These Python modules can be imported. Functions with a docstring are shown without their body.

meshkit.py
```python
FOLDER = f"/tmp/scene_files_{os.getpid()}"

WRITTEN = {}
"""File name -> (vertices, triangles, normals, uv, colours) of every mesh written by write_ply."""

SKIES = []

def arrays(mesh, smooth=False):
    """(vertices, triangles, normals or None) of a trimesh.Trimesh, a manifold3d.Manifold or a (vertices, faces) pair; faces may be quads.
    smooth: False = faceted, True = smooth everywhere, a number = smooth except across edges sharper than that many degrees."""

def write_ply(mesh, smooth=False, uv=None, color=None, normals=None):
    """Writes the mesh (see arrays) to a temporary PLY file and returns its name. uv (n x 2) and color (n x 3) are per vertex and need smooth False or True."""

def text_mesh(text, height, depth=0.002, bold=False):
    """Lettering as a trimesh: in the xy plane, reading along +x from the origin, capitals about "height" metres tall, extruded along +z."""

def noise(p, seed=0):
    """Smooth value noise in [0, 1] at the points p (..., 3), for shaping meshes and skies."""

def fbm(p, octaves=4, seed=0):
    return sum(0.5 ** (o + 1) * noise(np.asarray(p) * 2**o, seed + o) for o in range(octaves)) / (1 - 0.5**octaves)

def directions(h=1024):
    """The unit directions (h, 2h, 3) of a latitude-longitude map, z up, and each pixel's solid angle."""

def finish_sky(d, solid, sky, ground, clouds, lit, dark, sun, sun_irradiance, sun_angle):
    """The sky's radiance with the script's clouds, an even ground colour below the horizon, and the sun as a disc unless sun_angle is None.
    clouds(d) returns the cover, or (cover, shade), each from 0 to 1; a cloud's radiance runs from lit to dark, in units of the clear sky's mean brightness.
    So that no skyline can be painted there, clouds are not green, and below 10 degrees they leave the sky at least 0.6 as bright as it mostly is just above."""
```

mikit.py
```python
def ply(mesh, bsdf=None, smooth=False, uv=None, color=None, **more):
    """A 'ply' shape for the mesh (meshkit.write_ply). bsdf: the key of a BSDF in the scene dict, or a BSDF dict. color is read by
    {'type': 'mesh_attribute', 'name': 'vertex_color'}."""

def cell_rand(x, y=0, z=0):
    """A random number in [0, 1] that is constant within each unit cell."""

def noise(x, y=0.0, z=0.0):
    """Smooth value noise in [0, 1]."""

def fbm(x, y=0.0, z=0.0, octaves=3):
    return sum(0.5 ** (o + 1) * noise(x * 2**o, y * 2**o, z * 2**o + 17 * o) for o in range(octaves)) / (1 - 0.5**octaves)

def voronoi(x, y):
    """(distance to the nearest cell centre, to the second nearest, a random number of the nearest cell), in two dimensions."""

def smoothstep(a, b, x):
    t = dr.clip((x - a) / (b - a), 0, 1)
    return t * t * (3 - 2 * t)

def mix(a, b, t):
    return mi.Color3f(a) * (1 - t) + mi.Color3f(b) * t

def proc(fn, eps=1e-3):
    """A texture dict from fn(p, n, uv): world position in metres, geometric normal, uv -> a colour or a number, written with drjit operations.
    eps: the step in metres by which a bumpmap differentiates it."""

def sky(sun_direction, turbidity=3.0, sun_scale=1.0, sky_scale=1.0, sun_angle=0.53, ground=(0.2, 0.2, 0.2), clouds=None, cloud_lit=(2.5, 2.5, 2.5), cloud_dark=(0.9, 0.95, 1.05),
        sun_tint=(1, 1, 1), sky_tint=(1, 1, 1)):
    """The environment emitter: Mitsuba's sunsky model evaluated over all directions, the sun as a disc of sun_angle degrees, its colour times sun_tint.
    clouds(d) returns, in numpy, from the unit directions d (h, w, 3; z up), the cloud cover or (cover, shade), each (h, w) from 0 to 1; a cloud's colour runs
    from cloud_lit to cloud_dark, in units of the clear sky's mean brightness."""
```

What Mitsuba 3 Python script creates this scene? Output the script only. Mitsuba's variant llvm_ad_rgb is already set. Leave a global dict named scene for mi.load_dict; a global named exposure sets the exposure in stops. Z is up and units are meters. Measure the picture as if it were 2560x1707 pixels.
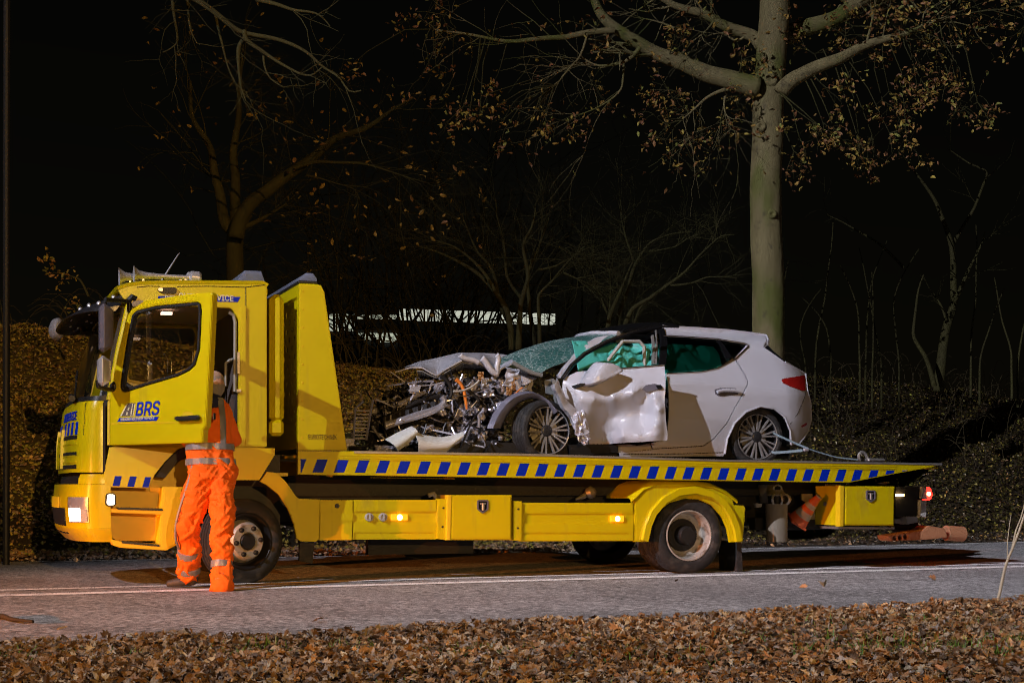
import math, random
import numpy as np, trimesh, mitsuba as mi, manifold3d as m3, shapely
import drjit as dr
import mikit, meshkit
from shapely.geometry import Polygon
from mikit import proc, noise, fbm, voronoi, cell_rand, smoothstep, mix

# ------------------------------------------------------------------ camera, sky, lamps, exposure
exposure = 0.0
T4 = mi.ScalarTransform4f
EYE = 0.884
scene = {}
labels = {}
scene['camera'] = {'type': 'perspective', 'fov': 38.17, 'fov_axis': 'x', 'near_clip': 0.1, 'far_clip': 2000.0,
                   'principal_point_offset_x': 0.0, 'principal_point_offset_y': -0.2141,
                   'to_world': T4().look_at(origin=[0, 0, EYE], target=[0, 10, EYE], up=[0, 0, 1])}
# night: the sky gives almost nothing
scene['sky'] = {**mikit.sky([0.3, -0.5, 0.12], turbidity=4, sun_scale=0.0, sky_scale=0.03, sky_tint=(1.0, 0.70, 0.45), ground=(0.05, 0.05, 0.05)), 'sampling_weight': 1.0}
TH = 0.361204
CT, ST = math.cos(TH), math.sin(TH)
ORG = np.array([-2.42448, 13.6, 0.0])          # ground under the truck's near front wheel
RT = np.array([[CT, -ST, 0], [ST, CT, 0], [0, 0, 1.0]])


def tw(p):
    """truck frame (rearward, across and away from the camera, up) -> world"""
    return np.asarray(p, float) @ RT.T + ORG


def lamp_spot(key, at, target, power, color, cut, beam):
    scene[key] = {'type': 'spot', 'to_world': T4().look_at(origin=list(map(float, at)), target=list(map(float, target)), up=[0, 0, 1]),
                  'intensity': {'type': 'rgb', 'value': [power * c for c in color]}, 'cutoff_angle': float(cut), 'beam_width': float(beam), 'sampling_weight': 4.0}


LAMP_A = np.array([-17.4, -6.5, 16.6])          # light mast behind the photographer on the left
LAMP_B = np.array([17.6, -45.0, 8.2])           # street lamp down the road behind the photographer
LAMP_C = np.array([-9.5, 5.5, 0.85])            # dipped headlight of a car stopped down the near lane, outside the picture
lamp_spot('light_a', LAMP_A, [8.0, 17.0, 2.0], 3100, (1.0, 1.0, 1.14), 21, 6)
lamp_spot('light_b', LAMP_B, [-6.5, 19, 2.4], 3900, (1.0, .56, .17), 8.5, 4)
lamp_spot('light_c', LAMP_C, LAMP_C + np.array([.575, .588, -.555]), 480, (1.0, 0.26, 0.03), 37.0, 32.0)

# ------------------------------------------------------------------ helpers
rng = np.random.default_rng(7)


def cat(*ms):
    ms = [m for m in ms if m is not None]
    return trimesh.util.concatenate(ms) if len(ms) > 1 else ms[0]


def to_tm(man):
    m = man.to_mesh()
    return trimesh.Trimesh(np.array(m.vert_properties[:, :3]), np.array(m.tri_verts), process=False)


def box(a, b, bev=0.0):
    """axis box between corners, edges chamfered"""
    a, b = np.minimum(a, b).astype(float), np.maximum(a, b).astype(float)
    if bev <= 0:
        m = trimesh.creation.box(b - a)
        m.apply_translation((a + b) / 2)
        return m
    bev = min(bev, (b - a).min() * .45)
    pts = []
    for s in np.ndindex(2, 2, 2):
        s = np.array(s)
        c = np.where(s, b, a)
        i = np.where(s, -1, 1) * bev
        for k in range(3):
            d = i.copy()
            d[k] = 0
            pts.append(c + d)
    return trimesh.convex.convex_hull(np.array(pts))


def hull(pts):
    return trimesh.convex.convex_hull(np.array(pts, float))


def rounded(poly, r, seg=5):
    p = Polygon(poly)
    q = p.buffer(-r, join_style=2).buffer(r, quad_segs=seg)
    q = q.buffer(r, join_style=2).buffer(-r, quad_segs=seg)
    return q


def plate(poly, w0, w1, bev=0.0, refine=0.0, warp=None, holes=()):
    """polygon in (along, up) extruded across from w0 (near) to w1; near edges chamfered; optionally refined and bent"""
    p = poly if hasattr(poly, 'exterior') else Polygon(poly)
    if not p.is_valid:
        p = p.buffer(0)
    for h in holes:
        p = p.difference(h if hasattr(h, 'exterior') else Polygon(h))
    if hasattr(p, 'geoms'):
        p = max(p.geoms, key=lambda g: g.area)
    p = shapely.geometry.polygon.orient(p)
    rings = [np.array(p.exterior.coords)[:-1]] + [np.array(i.coords)[:-1] for i in p.interiors]
    if bev <= 0:
        man = m3.CrossSection([r.tolist() for r in rings]).extrude(abs(w1 - w0))
    else:
        cs = m3.CrossSection([r.tolist() for r in rings])
        inn = cs.offset(-bev, m3.JoinType.Miter, 2.0)
        man = cs.extrude(abs(w1 - w0) - bev).translate([0, 0, 0]) + inn.extrude(bev).translate([0, 0, abs(w1 - w0) - bev - 1e-5])
        steps = 2
        mid = cs.offset(-bev * .3, m3.JoinType.Miter, 2.0)
        man = man + mid.extrude(bev * .7).translate([0, 0, abs(w1 - w0) - bev - 1e-5])
    if refine:
        man = man.refine_to_length(refine)
    m = to_tm(man)
    v = m.vertices
    # local (x, y, h): h=top is the near face
    out = np.stack([v[:, 0], w1 - v[:, 2], v[:, 1]], 1)
    m = trimesh.Trimesh(out, m.faces, process=False)
    if warp is not None:
        m.vertices = warp(m.vertices)
    return m


def tube(points, radii, sides=8, cap=True, sub=0):
    p = np.asarray(points, float)
    r = np.broadcast_to(np.asarray(radii, float), (len(p),)).copy()
    if sub:
        from scipy.interpolate import CubicSpline
        d = np.r_[0, np.cumsum(np.linalg.norm(np.diff(p, axis=0), axis=1))]
        t = np.linspace(0, d[-1], sub)
        p, r = (CubicSpline(d, p)(t) if len(p) > 2 else np.stack([np.interp(t, d, p[:, k]) for k in range(3)], 1)), np.interp(t, d, r)
    t = np.gradient(p, axis=0)
    t /= np.linalg.norm(t, axis=1, keepdims=True) + 1e-12
    n = np.cross(t[0], [0, 0, 1.0] if abs(t[0][2]) < .9 else [1.0, 0, 0])
    n /= np.linalg.norm(n)
    N = []
    for k in range(len(p)):
        n = n - t[k] * (n @ t[k])
        n /= np.linalg.norm(n) + 1e-12
        N.append(n)
    N = np.array(N)
    B = np.cross(t, N)
    a = np.arange(sides) * 2 * np.pi / sides
    v = p[:, None] + r[:, None, None] * (np.cos(a)[None, :, None] * N[:, None] + np.sin(a)[None, :, None] * B[:, None])
    i, j = np.meshgrid(np.arange(len(p) - 1), np.arange(sides), indexing='ij')
    q = np.stack([i * sides + j, i * sides + (j + 1) % sides, (i + 1) * sides + (j + 1) % sides, (i + 1) * sides + j], -1).reshape(-1, 4)
    f = np.vstack([q[:, [0, 1, 2]], q[:, [0, 2, 3]]])
    v = v.reshape(-1, 3)
    if cap:
        n0 = len(v)
        v = np.vstack([v, p[0], p[-1]])
        k = np.arange(sides)
        f = np.vstack([f, np.stack([np.full(sides, n0), (k + 1) % sides, k], 1), np.stack([np.full(sides, n0 + 1), (len(p) - 1) * sides + k, (len(p) - 1) * sides + (k + 1) % sides], 1)])
    return trimesh.Trimesh(v, f, process=False)


def lathe(profile, at, axis, n=48):
    """profile [(h along axis, radius)] turned round the axis through at"""
    axis = np.asarray(axis, float) / np.linalg.norm(axis)
    u = np.cross(axis, [0, 0, 1.0] if abs(axis[2]) < .9 else [1.0, 0, 0])
    u /= np.linalg.norm(u)
    w = np.cross(axis, u)
    pr = np.array(profile, float)
    a = np.arange(n) * 2 * np.pi / n
    d = np.cos(a)[:, None] * u + np.sin(a)[:, None] * w
    v = np.asarray(at, float) + pr[:, None, :1] * axis + pr[:, None, 1:] * d[None]
    i, j = np.meshgrid(np.arange(len(pr) - 1), np.arange(n), indexing='ij')
    q = np.stack([i * n + j, i * n + (j + 1) % n, (i + 1) * n + (j + 1) % n, (i + 1) * n + j], -1).reshape(-1, 4)
    f = np.vstack([q[:, [0, 1, 2]], q[:, [0, 2, 3]]])
    return trimesh.Trimesh(v.reshape(-1, 3), f, process=False)


def grid(P):
    """quads over an array of points (m, n, 3)"""
    m, n = P.shape[:2]
    i, j = np.meshgrid(np.arange(m - 1), np.arange(n - 1), indexing='ij')
    q = np.stack([i * n + j, i * n + j + 1, (i + 1) * n + j + 1, (i + 1) * n + j], -1).reshape(-1, 4)
    return trimesh.Trimesh(P.reshape(-1, 3), np.vstack([q[:, [0, 1, 2]], q[:, [0, 2, 3]]]), process=False)


def shell(P, th):
    """a grid of points given thickness th along its normals, closed at the rim"""
    g = grid(P)
    n = np.zeros_like(g.vertices)
    fn = np.cross(g.vertices[g.faces[:, 1]] - g.vertices[g.faces[:, 0]], g.vertices[g.faces[:, 2]] - g.vertices[g.faces[:, 0]])
    for k in range(3):
        np.add.at(n, g.faces[:, k], fn)
    n /= np.linalg.norm(n, axis=1, keepdims=True) + 1e-12
    m_, n_ = P.shape[:2]
    idx = np.arange(m_ * n_).reshape(m_, n_)
    rim = np.r_[idx[0, :-1], idx[:-1, -1], idx[-1, :0:-1], idx[:0:-1, 0]]
    k = len(g.vertices)
    r2 = np.roll(rim, -1)
    f = np.vstack([g.faces, g.faces[:, ::-1] + k, np.stack([rim, r2 + k, r2], 1)[:, ::1], np.stack([rim, rim + k, r2 + k], 1)])
    return trimesh.Trimesh(np.vstack([g.vertices, g.vertices - n * th]), f, process=False)


def text_poly(text, height, bold=True, depth=0.003):
    return meshkit.text_mesh(text, height, depth, bold)


used = {}


def key_for(name):
    n = used.get(name, 0)
    used[name] = n + 1
    return name if n == 0 else f'{name}_{n:03d}'


def lab(key, label=None, category=None, group=None, kind=None):
    labels[key] = {k: v for k, v in (('label', label), ('category', category), ('group', group), ('kind', kind)) if v}
    return key


def thing(name, label, category, group=None):
    return lab(key_for(name), label, category, group)


def put(name, mesh, mat, parent=None, smooth=35, world=False, color=None, kind=None, label=None):
    """one mesh as one entry; meshes are modelled in the truck frame unless world=True"""
    key = key_for(f'{parent}__{name}' if parent else name)
    if isinstance(mesh, (list, tuple)):
        mesh = cat(*mesh)
    v = mesh.vertices if world else tw(mesh.vertices)
    m = trimesh.Trimesh(v, mesh.faces, process=False)
    if m.volume < 0 and not world:
        m.faces = m.faces[:, ::-1]
    if color is not None and smooth not in (False, True):
        smooth = False
    scene[key] = mikit.ply(m, mat, smooth=smooth, color=color)
    if kind or label:
        lab(key, label, kind=kind)
    return key


# ------------------------------------------------------------------ materials
def bsdf(key, d, two=True):
    scene[key] = {'type': 'twosided', 'b': d} if two else d
    return key


def prin(key, col, rough=.5, metal=0.0, spec=.5, coat=0.0, cg=.9, **k):
    c = col if isinstance(col, dict) else {'type': 'rgb', 'value': list(col)}
    r = rough if isinstance(rough, dict) else float(rough)
    return bsdf(key, {'type': 'principled', 'base_color': c, 'roughness': r, 'metallic': float(metal), 'specular': float(spec), 'clearcoat': float(coat), 'clearcoat_gloss': float(cg), **k})


def yellow_fn(p, n, uv):
    g = fbm(p.x * 2.3, p.y * 2.3, p.z * 3.1)
    grime = smoothstep(.62, .9, fbm(p.x * 9, p.y * 9, p.z * 2.5)) * smoothstep(1.3, .35, p.z) * .5 + smoothstep(.66, .8, fbm(p.x * 16, p.y * 16, p.z * 1.2)) * .12
    return mix(mix((.70, .575, .002), (.64, .525, .003), g), (.20, .15, .06), grime)


bsdf('yellow_paint', {'type': 'roughplastic', 'distribution': 'ggx', 'alpha': .07, 'int_ior': 1.5, 'diffuse_reflectance': proc(yellow_fn)})
prin('yellow_trim', (.74, .52, .01), .45)
prin('blue_sticker', (.0, .022, .42), .45, spec=.15)
prin('white_sticker', (.70, .68, .45), .4)
prin('road_sticker', (.12, .10, .09), .5)
prin('black_plastic', (.012, .012, .013), .45)
prin('gloss_black', (.006, .006, .007), .12, coat=.5)


def rubber_fn(p, n, uv):
    return mix((.018, .018, .019), (.05, .045, .04), smoothstep(.45, .8, fbm(p.x * 14, p.y * 14, p.z * 14)))


prin('rubber', proc(rubber_fn), .75)
prin('frame_black', (.008, .008, .008), .6)
prin('interior_grey', (.05, .045, .045), .8)
prin('headliner', (.30, .22, .17), .9)
prin('seat_cloth', (.06, .045, .04), .95)
prin('chrome', (.78, .76, .82), .22, .65)


def galv_fn(p, n, uv):
    return mix((.34, .33, .32), (.52, .50, .47), fbm(p.x * 7, p.y * 7, p.z * 7))


prin('galvanised', proc(galv_fn), .42, .75)


def wheel_fn(p, n, uv):
    return mix((.42, .40, .36), (.16, .13, .10), smoothstep(.5, .85, fbm(p.x * 17, p.y * 17, p.z * 17)))


prin('wheel_silver', proc(wheel_fn), .5, .25)
prin('dark_steel', (.035, .033, .034), .4, .6)
prin('grey_plastic', (.11, .10, .125), .3, coat=.3)
prin('pale_grey', (.42, .40, .37), .6)
scene['pane_glass'] = {'type': 'thindielectric', 'int_ior': 1.5}
scene['lens_clear'] = {'type': 'thindielectric', 'int_ior': 1.5}
scene['tinted_glass'] = {'type': 'thindielectric', 'int_ior': 1.5, 'specular_transmittance': {'type': 'rgb', 'value': [.30, .50, .46]}}
scene['beacon_lens'] = {'type': 'principled', 'base_color': {'type': 'rgb', 'value': [.55, .62, .85]}, 'roughness': .08, 'spec_trans': .75, 'eta': 1.3}
prin('red_lens', (.30, .01, .008), .2, coat=.6)
prin('amber_lens', (.85, .25, .005), .2, coat=.6)
prin('mirror_glass', (.80, .80, .82), .04, 1.0)
bsdf('white_paint', {'type': 'roughplastic', 'distribution': 'ggx', 'alpha': .08, 'int_ior': 1.5, 'diffuse_reflectance': {'type': 'rgb', 'value': [.55, .55, .61]}})
prin('underbody', (.007, .007, .007), .7)


def glow(key, rgb):
    """a lit lamp's lens: a plain surface that also gives off light"""
    return {'type': 'area', 'radiance': {'type': 'rgb', 'value': list(rgb)}}


def lit(name, mesh, rgb, parent=None, mat='pale_grey', world=False):
    k = put(name, mesh, mat, parent, world=world)
    scene[k]['emitter'] = glow(k, rgb)
    scene[k]['emitter']['sampling_weight'] = .3
    return k

# ================================================================== the recovery truck
TRUCK = thing('recovery_truck', 'yellow flatbed recovery truck with open cab door and blue striped deck, carrying the wrecked car', 'recovery truck')
W = 2.3
prin('bumper_white', (.58, .60, .58), .5)


def ring(c, r, n=40, a0=0.0, a1=2 * math.pi):
    return [(c[0] + r * math.cos(a0 + (a1 - a0) * k / n), c[1] + r * math.sin(a0 + (a1 - a0) * k / n)) for k in range(n + (a1 - a0 < 6))]


# ---- cab front: one curved skin, cut into panels
LV = [(0.4, -1.2, -1.52, 0.06), (0.5, -1.22, -1.61, 0.01), (0.75, -1.225, -1.63, 0.0), (0.98, -1.225, -1.61, 0.0), (1.0, -1.25, -1.575, 0.01), (1.3, -1.25, -1.57, 0.01), (1.64, -1.255, -1.53, 0.02), (1.66, -1.245, -1.51, 0.03), (2.1, -1.16, -1.38, 0.06), (2.48, -1.085, -1.24, 0.09), (2.5, -1.08, -1.23, 0.09), (2.62, -1.02, -1.15, 0.11), (2.7, -0.93, -1.03, 0.15), (2.745, -0.8, -0.86, 0.22)]


def lvl(z):
    a = np.array(LV)
    return [np.interp(z, a[:, 0], a[:, k]) for k in (1, 2, 3)]


def skin(u, z, off=0.0, n=3.2):
    """point of the cab's front skin at u (0 near side .. 1 far side) and height z, pushed outward by off"""
    def q(u, z):
        a, b, w0 = lvl(z)
        t = np.clip(u, 0, 1) * np.pi
        hw = W / 2 - w0
        co = np.cos(t)
        return np.array([a - (a - b) * np.abs(np.sin(t)) ** (2 / n), w0 + hw * (1 - np.sign(co) * np.abs(co) ** (2 / n)), z])
    p = q(u, z)
    if off:
        e = 2e-3
        du = q(min(u + e, 1), z) - q(max(u - e, 0), z)
        dz = q(u, z + e) - q(u, z - e)
        nn = np.cross(dz, du)
        nn /= np.linalg.norm(nn) + 1e-12
        if nn @ np.array([p[0] - .6, p[1] - W / 2, 0]) < 0:
            nn = -nn
        p = p + nn * off
    return p


def outward(P, th):
    i, j = P.shape[0] // 2 - 1, P.shape[1] // 2 - (P.shape[1] > 3)
    n = np.cross(P[i, j + 1] - P[i, j], P[i + 1, j] - P[i, j])
    if n @ np.array([P[i, j][0] - .6, P[i, j][1] - W / 2, 0]) < 0:
        P = P[:, ::-1]
    return shell(P, th)


def patch(u0, u1, z0, z1, off=0.0, nu=24, nz=8, th=.012):
    us = u0 + (u1 - u0) * (np.linspace(0, 1, nu) if u1 - u0 < .45 else (lambda x: .5 - .5 * np.cos(np.pi * x) * (1 - .0))(np.linspace(0, 1, nu)))
    P = np.array([[skin(u, z, off) for u in us] for z in np.linspace(z0, z1, nz)])
    return outward(P, th)


def fullpatch(z0, z1, nz, off=0.0, th=.02, u0=0.0, u1=1.0, nu=72):
    x = np.linspace(0, 1, nu)
    us = np.clip(u0 + (u1 - u0) * (x - .6 * np.sin(2 * np.pi * x) / (2 * np.pi)), 0, 1)
    return outward(np.array([[skin(u, z, off) for u in us] for z in np.linspace(z0, z1, nz)]), th)


cab = f'{TRUCK}__cab'
body = []
# side wall round the door opening (near side) and its twin on the far side
side_out = [(-1.158,2.644),(-1.08,2.678),(-0.973,2.7),(-0.795,2.716),(0.139,2.759),(0.175,2.738),(0.175,1.262)]
side_out = [side_out[0]] + side_out[1:] + [(-1.255, side_out[-1][1]), (-1.25, 1.64), (-1.07, 2.5)]
open_n = rounded([(-1.129,2.461),(-0.835,2.528),(-0.15,2.528),(-0.087,2.422),(-0.087,1.342),(-0.374,1.275),(-1.226,1.266),(-1.226,1.777)], .05)
near = plate(side_out, 0.0, .07, .012, holes=[open_n])
win_far = rounded([(-0.844,2.572),(-0.157,2.587),(-0.116,2.529),(-0.145,2.172),(-0.204,2.125),(-0.656,1.955),(-0.861,1.987)], .05)
far = plate(side_out, W - .07, W, holes=[win_far])
roof_p = np.array([(s_, z_) for s_, z_ in [(-1.158,2.644),(-1.08,2.678),(-0.973,2.7),(-0.795,2.716),(0.139,2.759),(0.175,2.738)]])
R = []
for s_, z_ in roof_p:
    R.append([[s_, w_, z_ + dz] for w_, dz in ((.004, 0), (.06, .012), (.2, .02), (W / 2, .025), (W - .2, .02), (W - .06, .012), (W - .004, 0))])
roof = shell(np.array(R), .03)
zb = side_out[6][1]
rear = box([side_out[5][0] - .05, .07, zb], [side_out[5][0] - .002, W - .07, 2.72])
floor = box([-1.2, .05, zb - .06], [side_out[5][0] - .01, W - .05, zb + .06])
header = fullpatch(2.503, 2.745, 6)
# rounded column behind the door opening
rib = plate(rounded([(-0.076,2.562),(-0.022,2.548),(-0.022,1.343),(-0.058,1.278),(-0.078,1.278)], .01), -.028, -.002, .012)
put('cab', [near, far, roof, rear, floor, header, rib], 'yellow_paint', TRUCK)
put('front_panel', fullpatch(1.02, 1.655, 14, u0=.012, u1=.988), 'yellow_paint', cab)
put('seam', [patch(.16, .163, 1.35, 1.64, .003), patch(.004, .012, 1.03, 1.64, .001)], 'frame_black', cab)
put('windscreen', fullpatch(1.70, 2.46, 12, -.006, .006, .035, .965), 'pane_glass', cab, smooth=True)
put('windscreen_seal', [fullpatch(1.658, 1.70, 2, .002, .02), fullpatch(2.46, 2.5, 2, .002, .02), patch(0, .035, 1.66, 2.5, .002, 6, 14), patch(.965, 1, 1.66, 2.5, .002, 6, 14)], 'black_plastic', cab)
pil = [tube([(-1.235, -.005, 1.66), (-1.15, .02, 2.12), (-1.06, .055, 2.52)], .03, 8)]
put('pillar', pil, 'yellow_paint', cab)
# front grille: raised frame, slots, letters
for z0, z1 in ((1.32, 1.355), (1.17, 1.205), (1.055, 1.09)):
    put('grille_slot', patch(.235, .765, z0, z1, .006, 30, 3), 'frame_black', cab)
put('grille_frame', [patch(.46, .475, 1.06, 1.42, .03, 3, 10, .03), patch(.525, .54, 1.06, 1.42, .03, 3, 10, .03), fullpatch(1.272, 1.282, 2, .008, .02, .24, .76), fullpatch(1.165, 1.175, 2, .008, .02, .24, .76), fullpatch(1.11, 1.122, 2, .008, .02, .24, .76)], 'yellow_paint', cab)
for k in range(8):
    u = .235 + k * .068
    put('stripe', patch(u, u + .034, 1.36, 1.475, .003, 4, 3, .003), 'blue_sticker', cab)


def wrap(tm, u_start, z0, scale_u=1.0, off=.004):
    """lettering laid on the cab's front skin, reading from the far side to the near side"""
    a = tm.vertices
    out = []
    # width along w: letters run towards decreasing w as seen from the front
    for x, y, d in a:
        wv = u_start - x
        t = np.arccos(np.clip(np.sign(1 - wv / (W / 2)) * np.abs(1 - wv / (W / 2)) ** (3.2 / 2), -1, 1)) / np.pi
        out.append(skin(t, z0 + y, off + d))
    return trimesh.Trimesh(np.array(out), tm.faces, process=False)


tm = text_poly('BERGERSERVICE', .075)
put('lettering', wrap(tm, .25 + tm.bounds[1][0], 1.495), 'blue_sticker', cab, smooth=False)
# bumper with lamps
put('bumper', [fullpatch(.40, .52, 4, 0, .03), fullpatch(.522, .915, 8, -.004, .03), patch(0.0, .20, .918, 1.005, -.012, 18, 3, .03), patch(.80, 1.0, .918, 1.005, -.012, 18, 3, .03)], 'yellow_paint', TRUCK)
bum = f'{TRUCK}__bumper'
put('air_gap', fullpatch(.915, 1.02, 3, -.06, .02), 'frame_black', bum)
put('number_plate', patch(.42, .58, .70, .80, .012, 8, 2, .01), 'yellow_trim', bum)
put('lower_grille', [patch(.335, .665, .47, .70, .006, 20, 3, .01)], 'frame_black', bum)
for u0, u1, sx in ((.098, .272, 0), (.728, .902, 1)):
    hl = put('headlight', patch(u0, u1, .575, .80, .008, 10, 8, .03), 'chrome', bum)
    put('lens', patch(u0, u1, .70, .80, .018, 10, 6, .006), 'lens_clear', hl, smooth=True)
    if sx == 0:
        lit('lamp', patch(u0 + .06, u1 - .008, .585, .70, .014, 8, 6, .004), (5.5, 4.6, 3.4), hl)
        put('indicator', patch(u0 + .006, u0 + .05, .585, .69, .016, 5, 6, .004), 'pale_grey', hl)
    else:
        lit('lamp', patch(u0 + .008, u1 - .06, .585, .70, .014, 8, 6, .004), (5.5, 4.6, 3.4), hl)
mk = rounded([(-1.258,0.826),(-1.192,0.823),(-1.192,0.73),(-1.263,0.73)], .02)
lit('side_lamp', plate(mk, -.05, -.015, .015), (3.2, 2.6, 1.9), bum)
put('lamp_bezel', plate(mk.buffer(.012), -.03, .0, .008), 'black_plastic', bum)
# wiper and dash corner
put('wiper', [tube([(-1.50, .45, 1.70), (-1.44, .9, 1.98)], .009, 6), tube([(-1.47, .6, 1.86), (-1.44, 1.1, 1.95)], .008, 6), tube([(-1.53, .35, 1.69), (-1.50, .8, 1.73)], .03, 8)], 'black_plastic', cab)
# sun visor across the windscreen top
vis = []
for k, (z, ss, sf) in enumerate(((2.64, -.99, -1.16), (2.60, -1.05, -1.30), (2.54, -1.12, -1.47), (2.46, -1.18, -1.60))):
    row = []
    for t in np.linspace(0, np.pi, 40):
        row.append([ss - (ss - sf) * abs(np.sin(t)) ** .6, .03 + (W / 2 - .03) * (1 - np.sign(np.cos(t)) * abs(np.cos(t)) ** .6), z - .03 * np.sin(t)])
    vis.append(row)
prin('visor_plastic', (.02, .02, .024), .18, coat=.6)
put('sun_visor', shell(np.array(vis), .008), 'visor_plastic', TRUCK)
bolts = [lathe([(0, .02), (.012, .016), (.016, 0)], np.array(vis)[r][c], [-.5, -.7, .4], 10) for r in (1, 2) for c in (5, 9, 14, 20, 27, 33)]
for b in bolts:
    put('bolt', b, 'chrome', f'{TRUCK}__sun_visor')
# ---- near mirrors: tall main mirror, wide angle one under it, tubular arms
MA, MB_ = (-1.346,-0.26,2.481), (-1.237,-0.26,2.064)
mir = put('mirror', hull(np.vstack([box([MA[0], -.36, MB_[2]], [MA[0] + .07, -.16, MA[2]], .03).vertices, box([MB_[0] - .03, -.33, MB_[2] + .04], [MB_[0], -.19, MA[2] - .04], .015).vertices])), 'grey_plastic', TRUCK)
put('mirror_glass', box([MB_[0], -.32, MB_[2] + .05], [MB_[0] + .005, -.20, MA[2] - .05]), 'mirror_glass', mir)
MC, MD = (-1.36,-0.26,2.026), (-1.261,-0.26,1.765)
lowm = put('wide_angle_mirror', hull(np.vstack([box([MC[0], -.37, MD[2]], [MC[0] + .07, -.15, MC[2]], .03).vertices, box([MD[0] - .03, -.34, MD[2] + .03], [MD[0], -.18, MC[2] - .03], .015).vertices])), 'chrome', TRUCK)
put('mirror_glass', box([MD[0], -.33, MD[2] + .04], [MD[0] + .005, -.19, MC[2] - .04]), 'mirror_glass', lowm)
put('mirror_arm', [tube([(-1.299,-0.26,2.483), (-1.292,-0.24,2.523), (-1.18,-0.12,2.539), (-1.064,-0.03,2.54)], .02, 8), box((-1.086,-0.05,2.547), np.array((-1.045,0.01,2.435)), .02), tube([(-1.074,-0.03,2.55), (-1.044,-0.03,2.586), (-1.009,-0.02,2.569)], .026, 8)], 'black_plastic', TRUCK)
put('mirror_arm', [tube([(-1.36,-0.26,1.816), (-1.354,-0.25,1.763), (-1.302,-0.2,1.748), (-1.212,-0.05,1.75)], .02, 8), hull(box((-1.24,-0.1,1.83), np.array((-1.16,0.0,1.729)), .04).vertices)], 'black_plastic', TRUCK)
put('mirror_bracket', plate(rounded([(-1.045,2.539),(-0.942,2.559),(-0.947,2.511),(-1.049,2.488)], .02), -.075, -.035, .01), 'grey_plastic', TRUCK)
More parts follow.
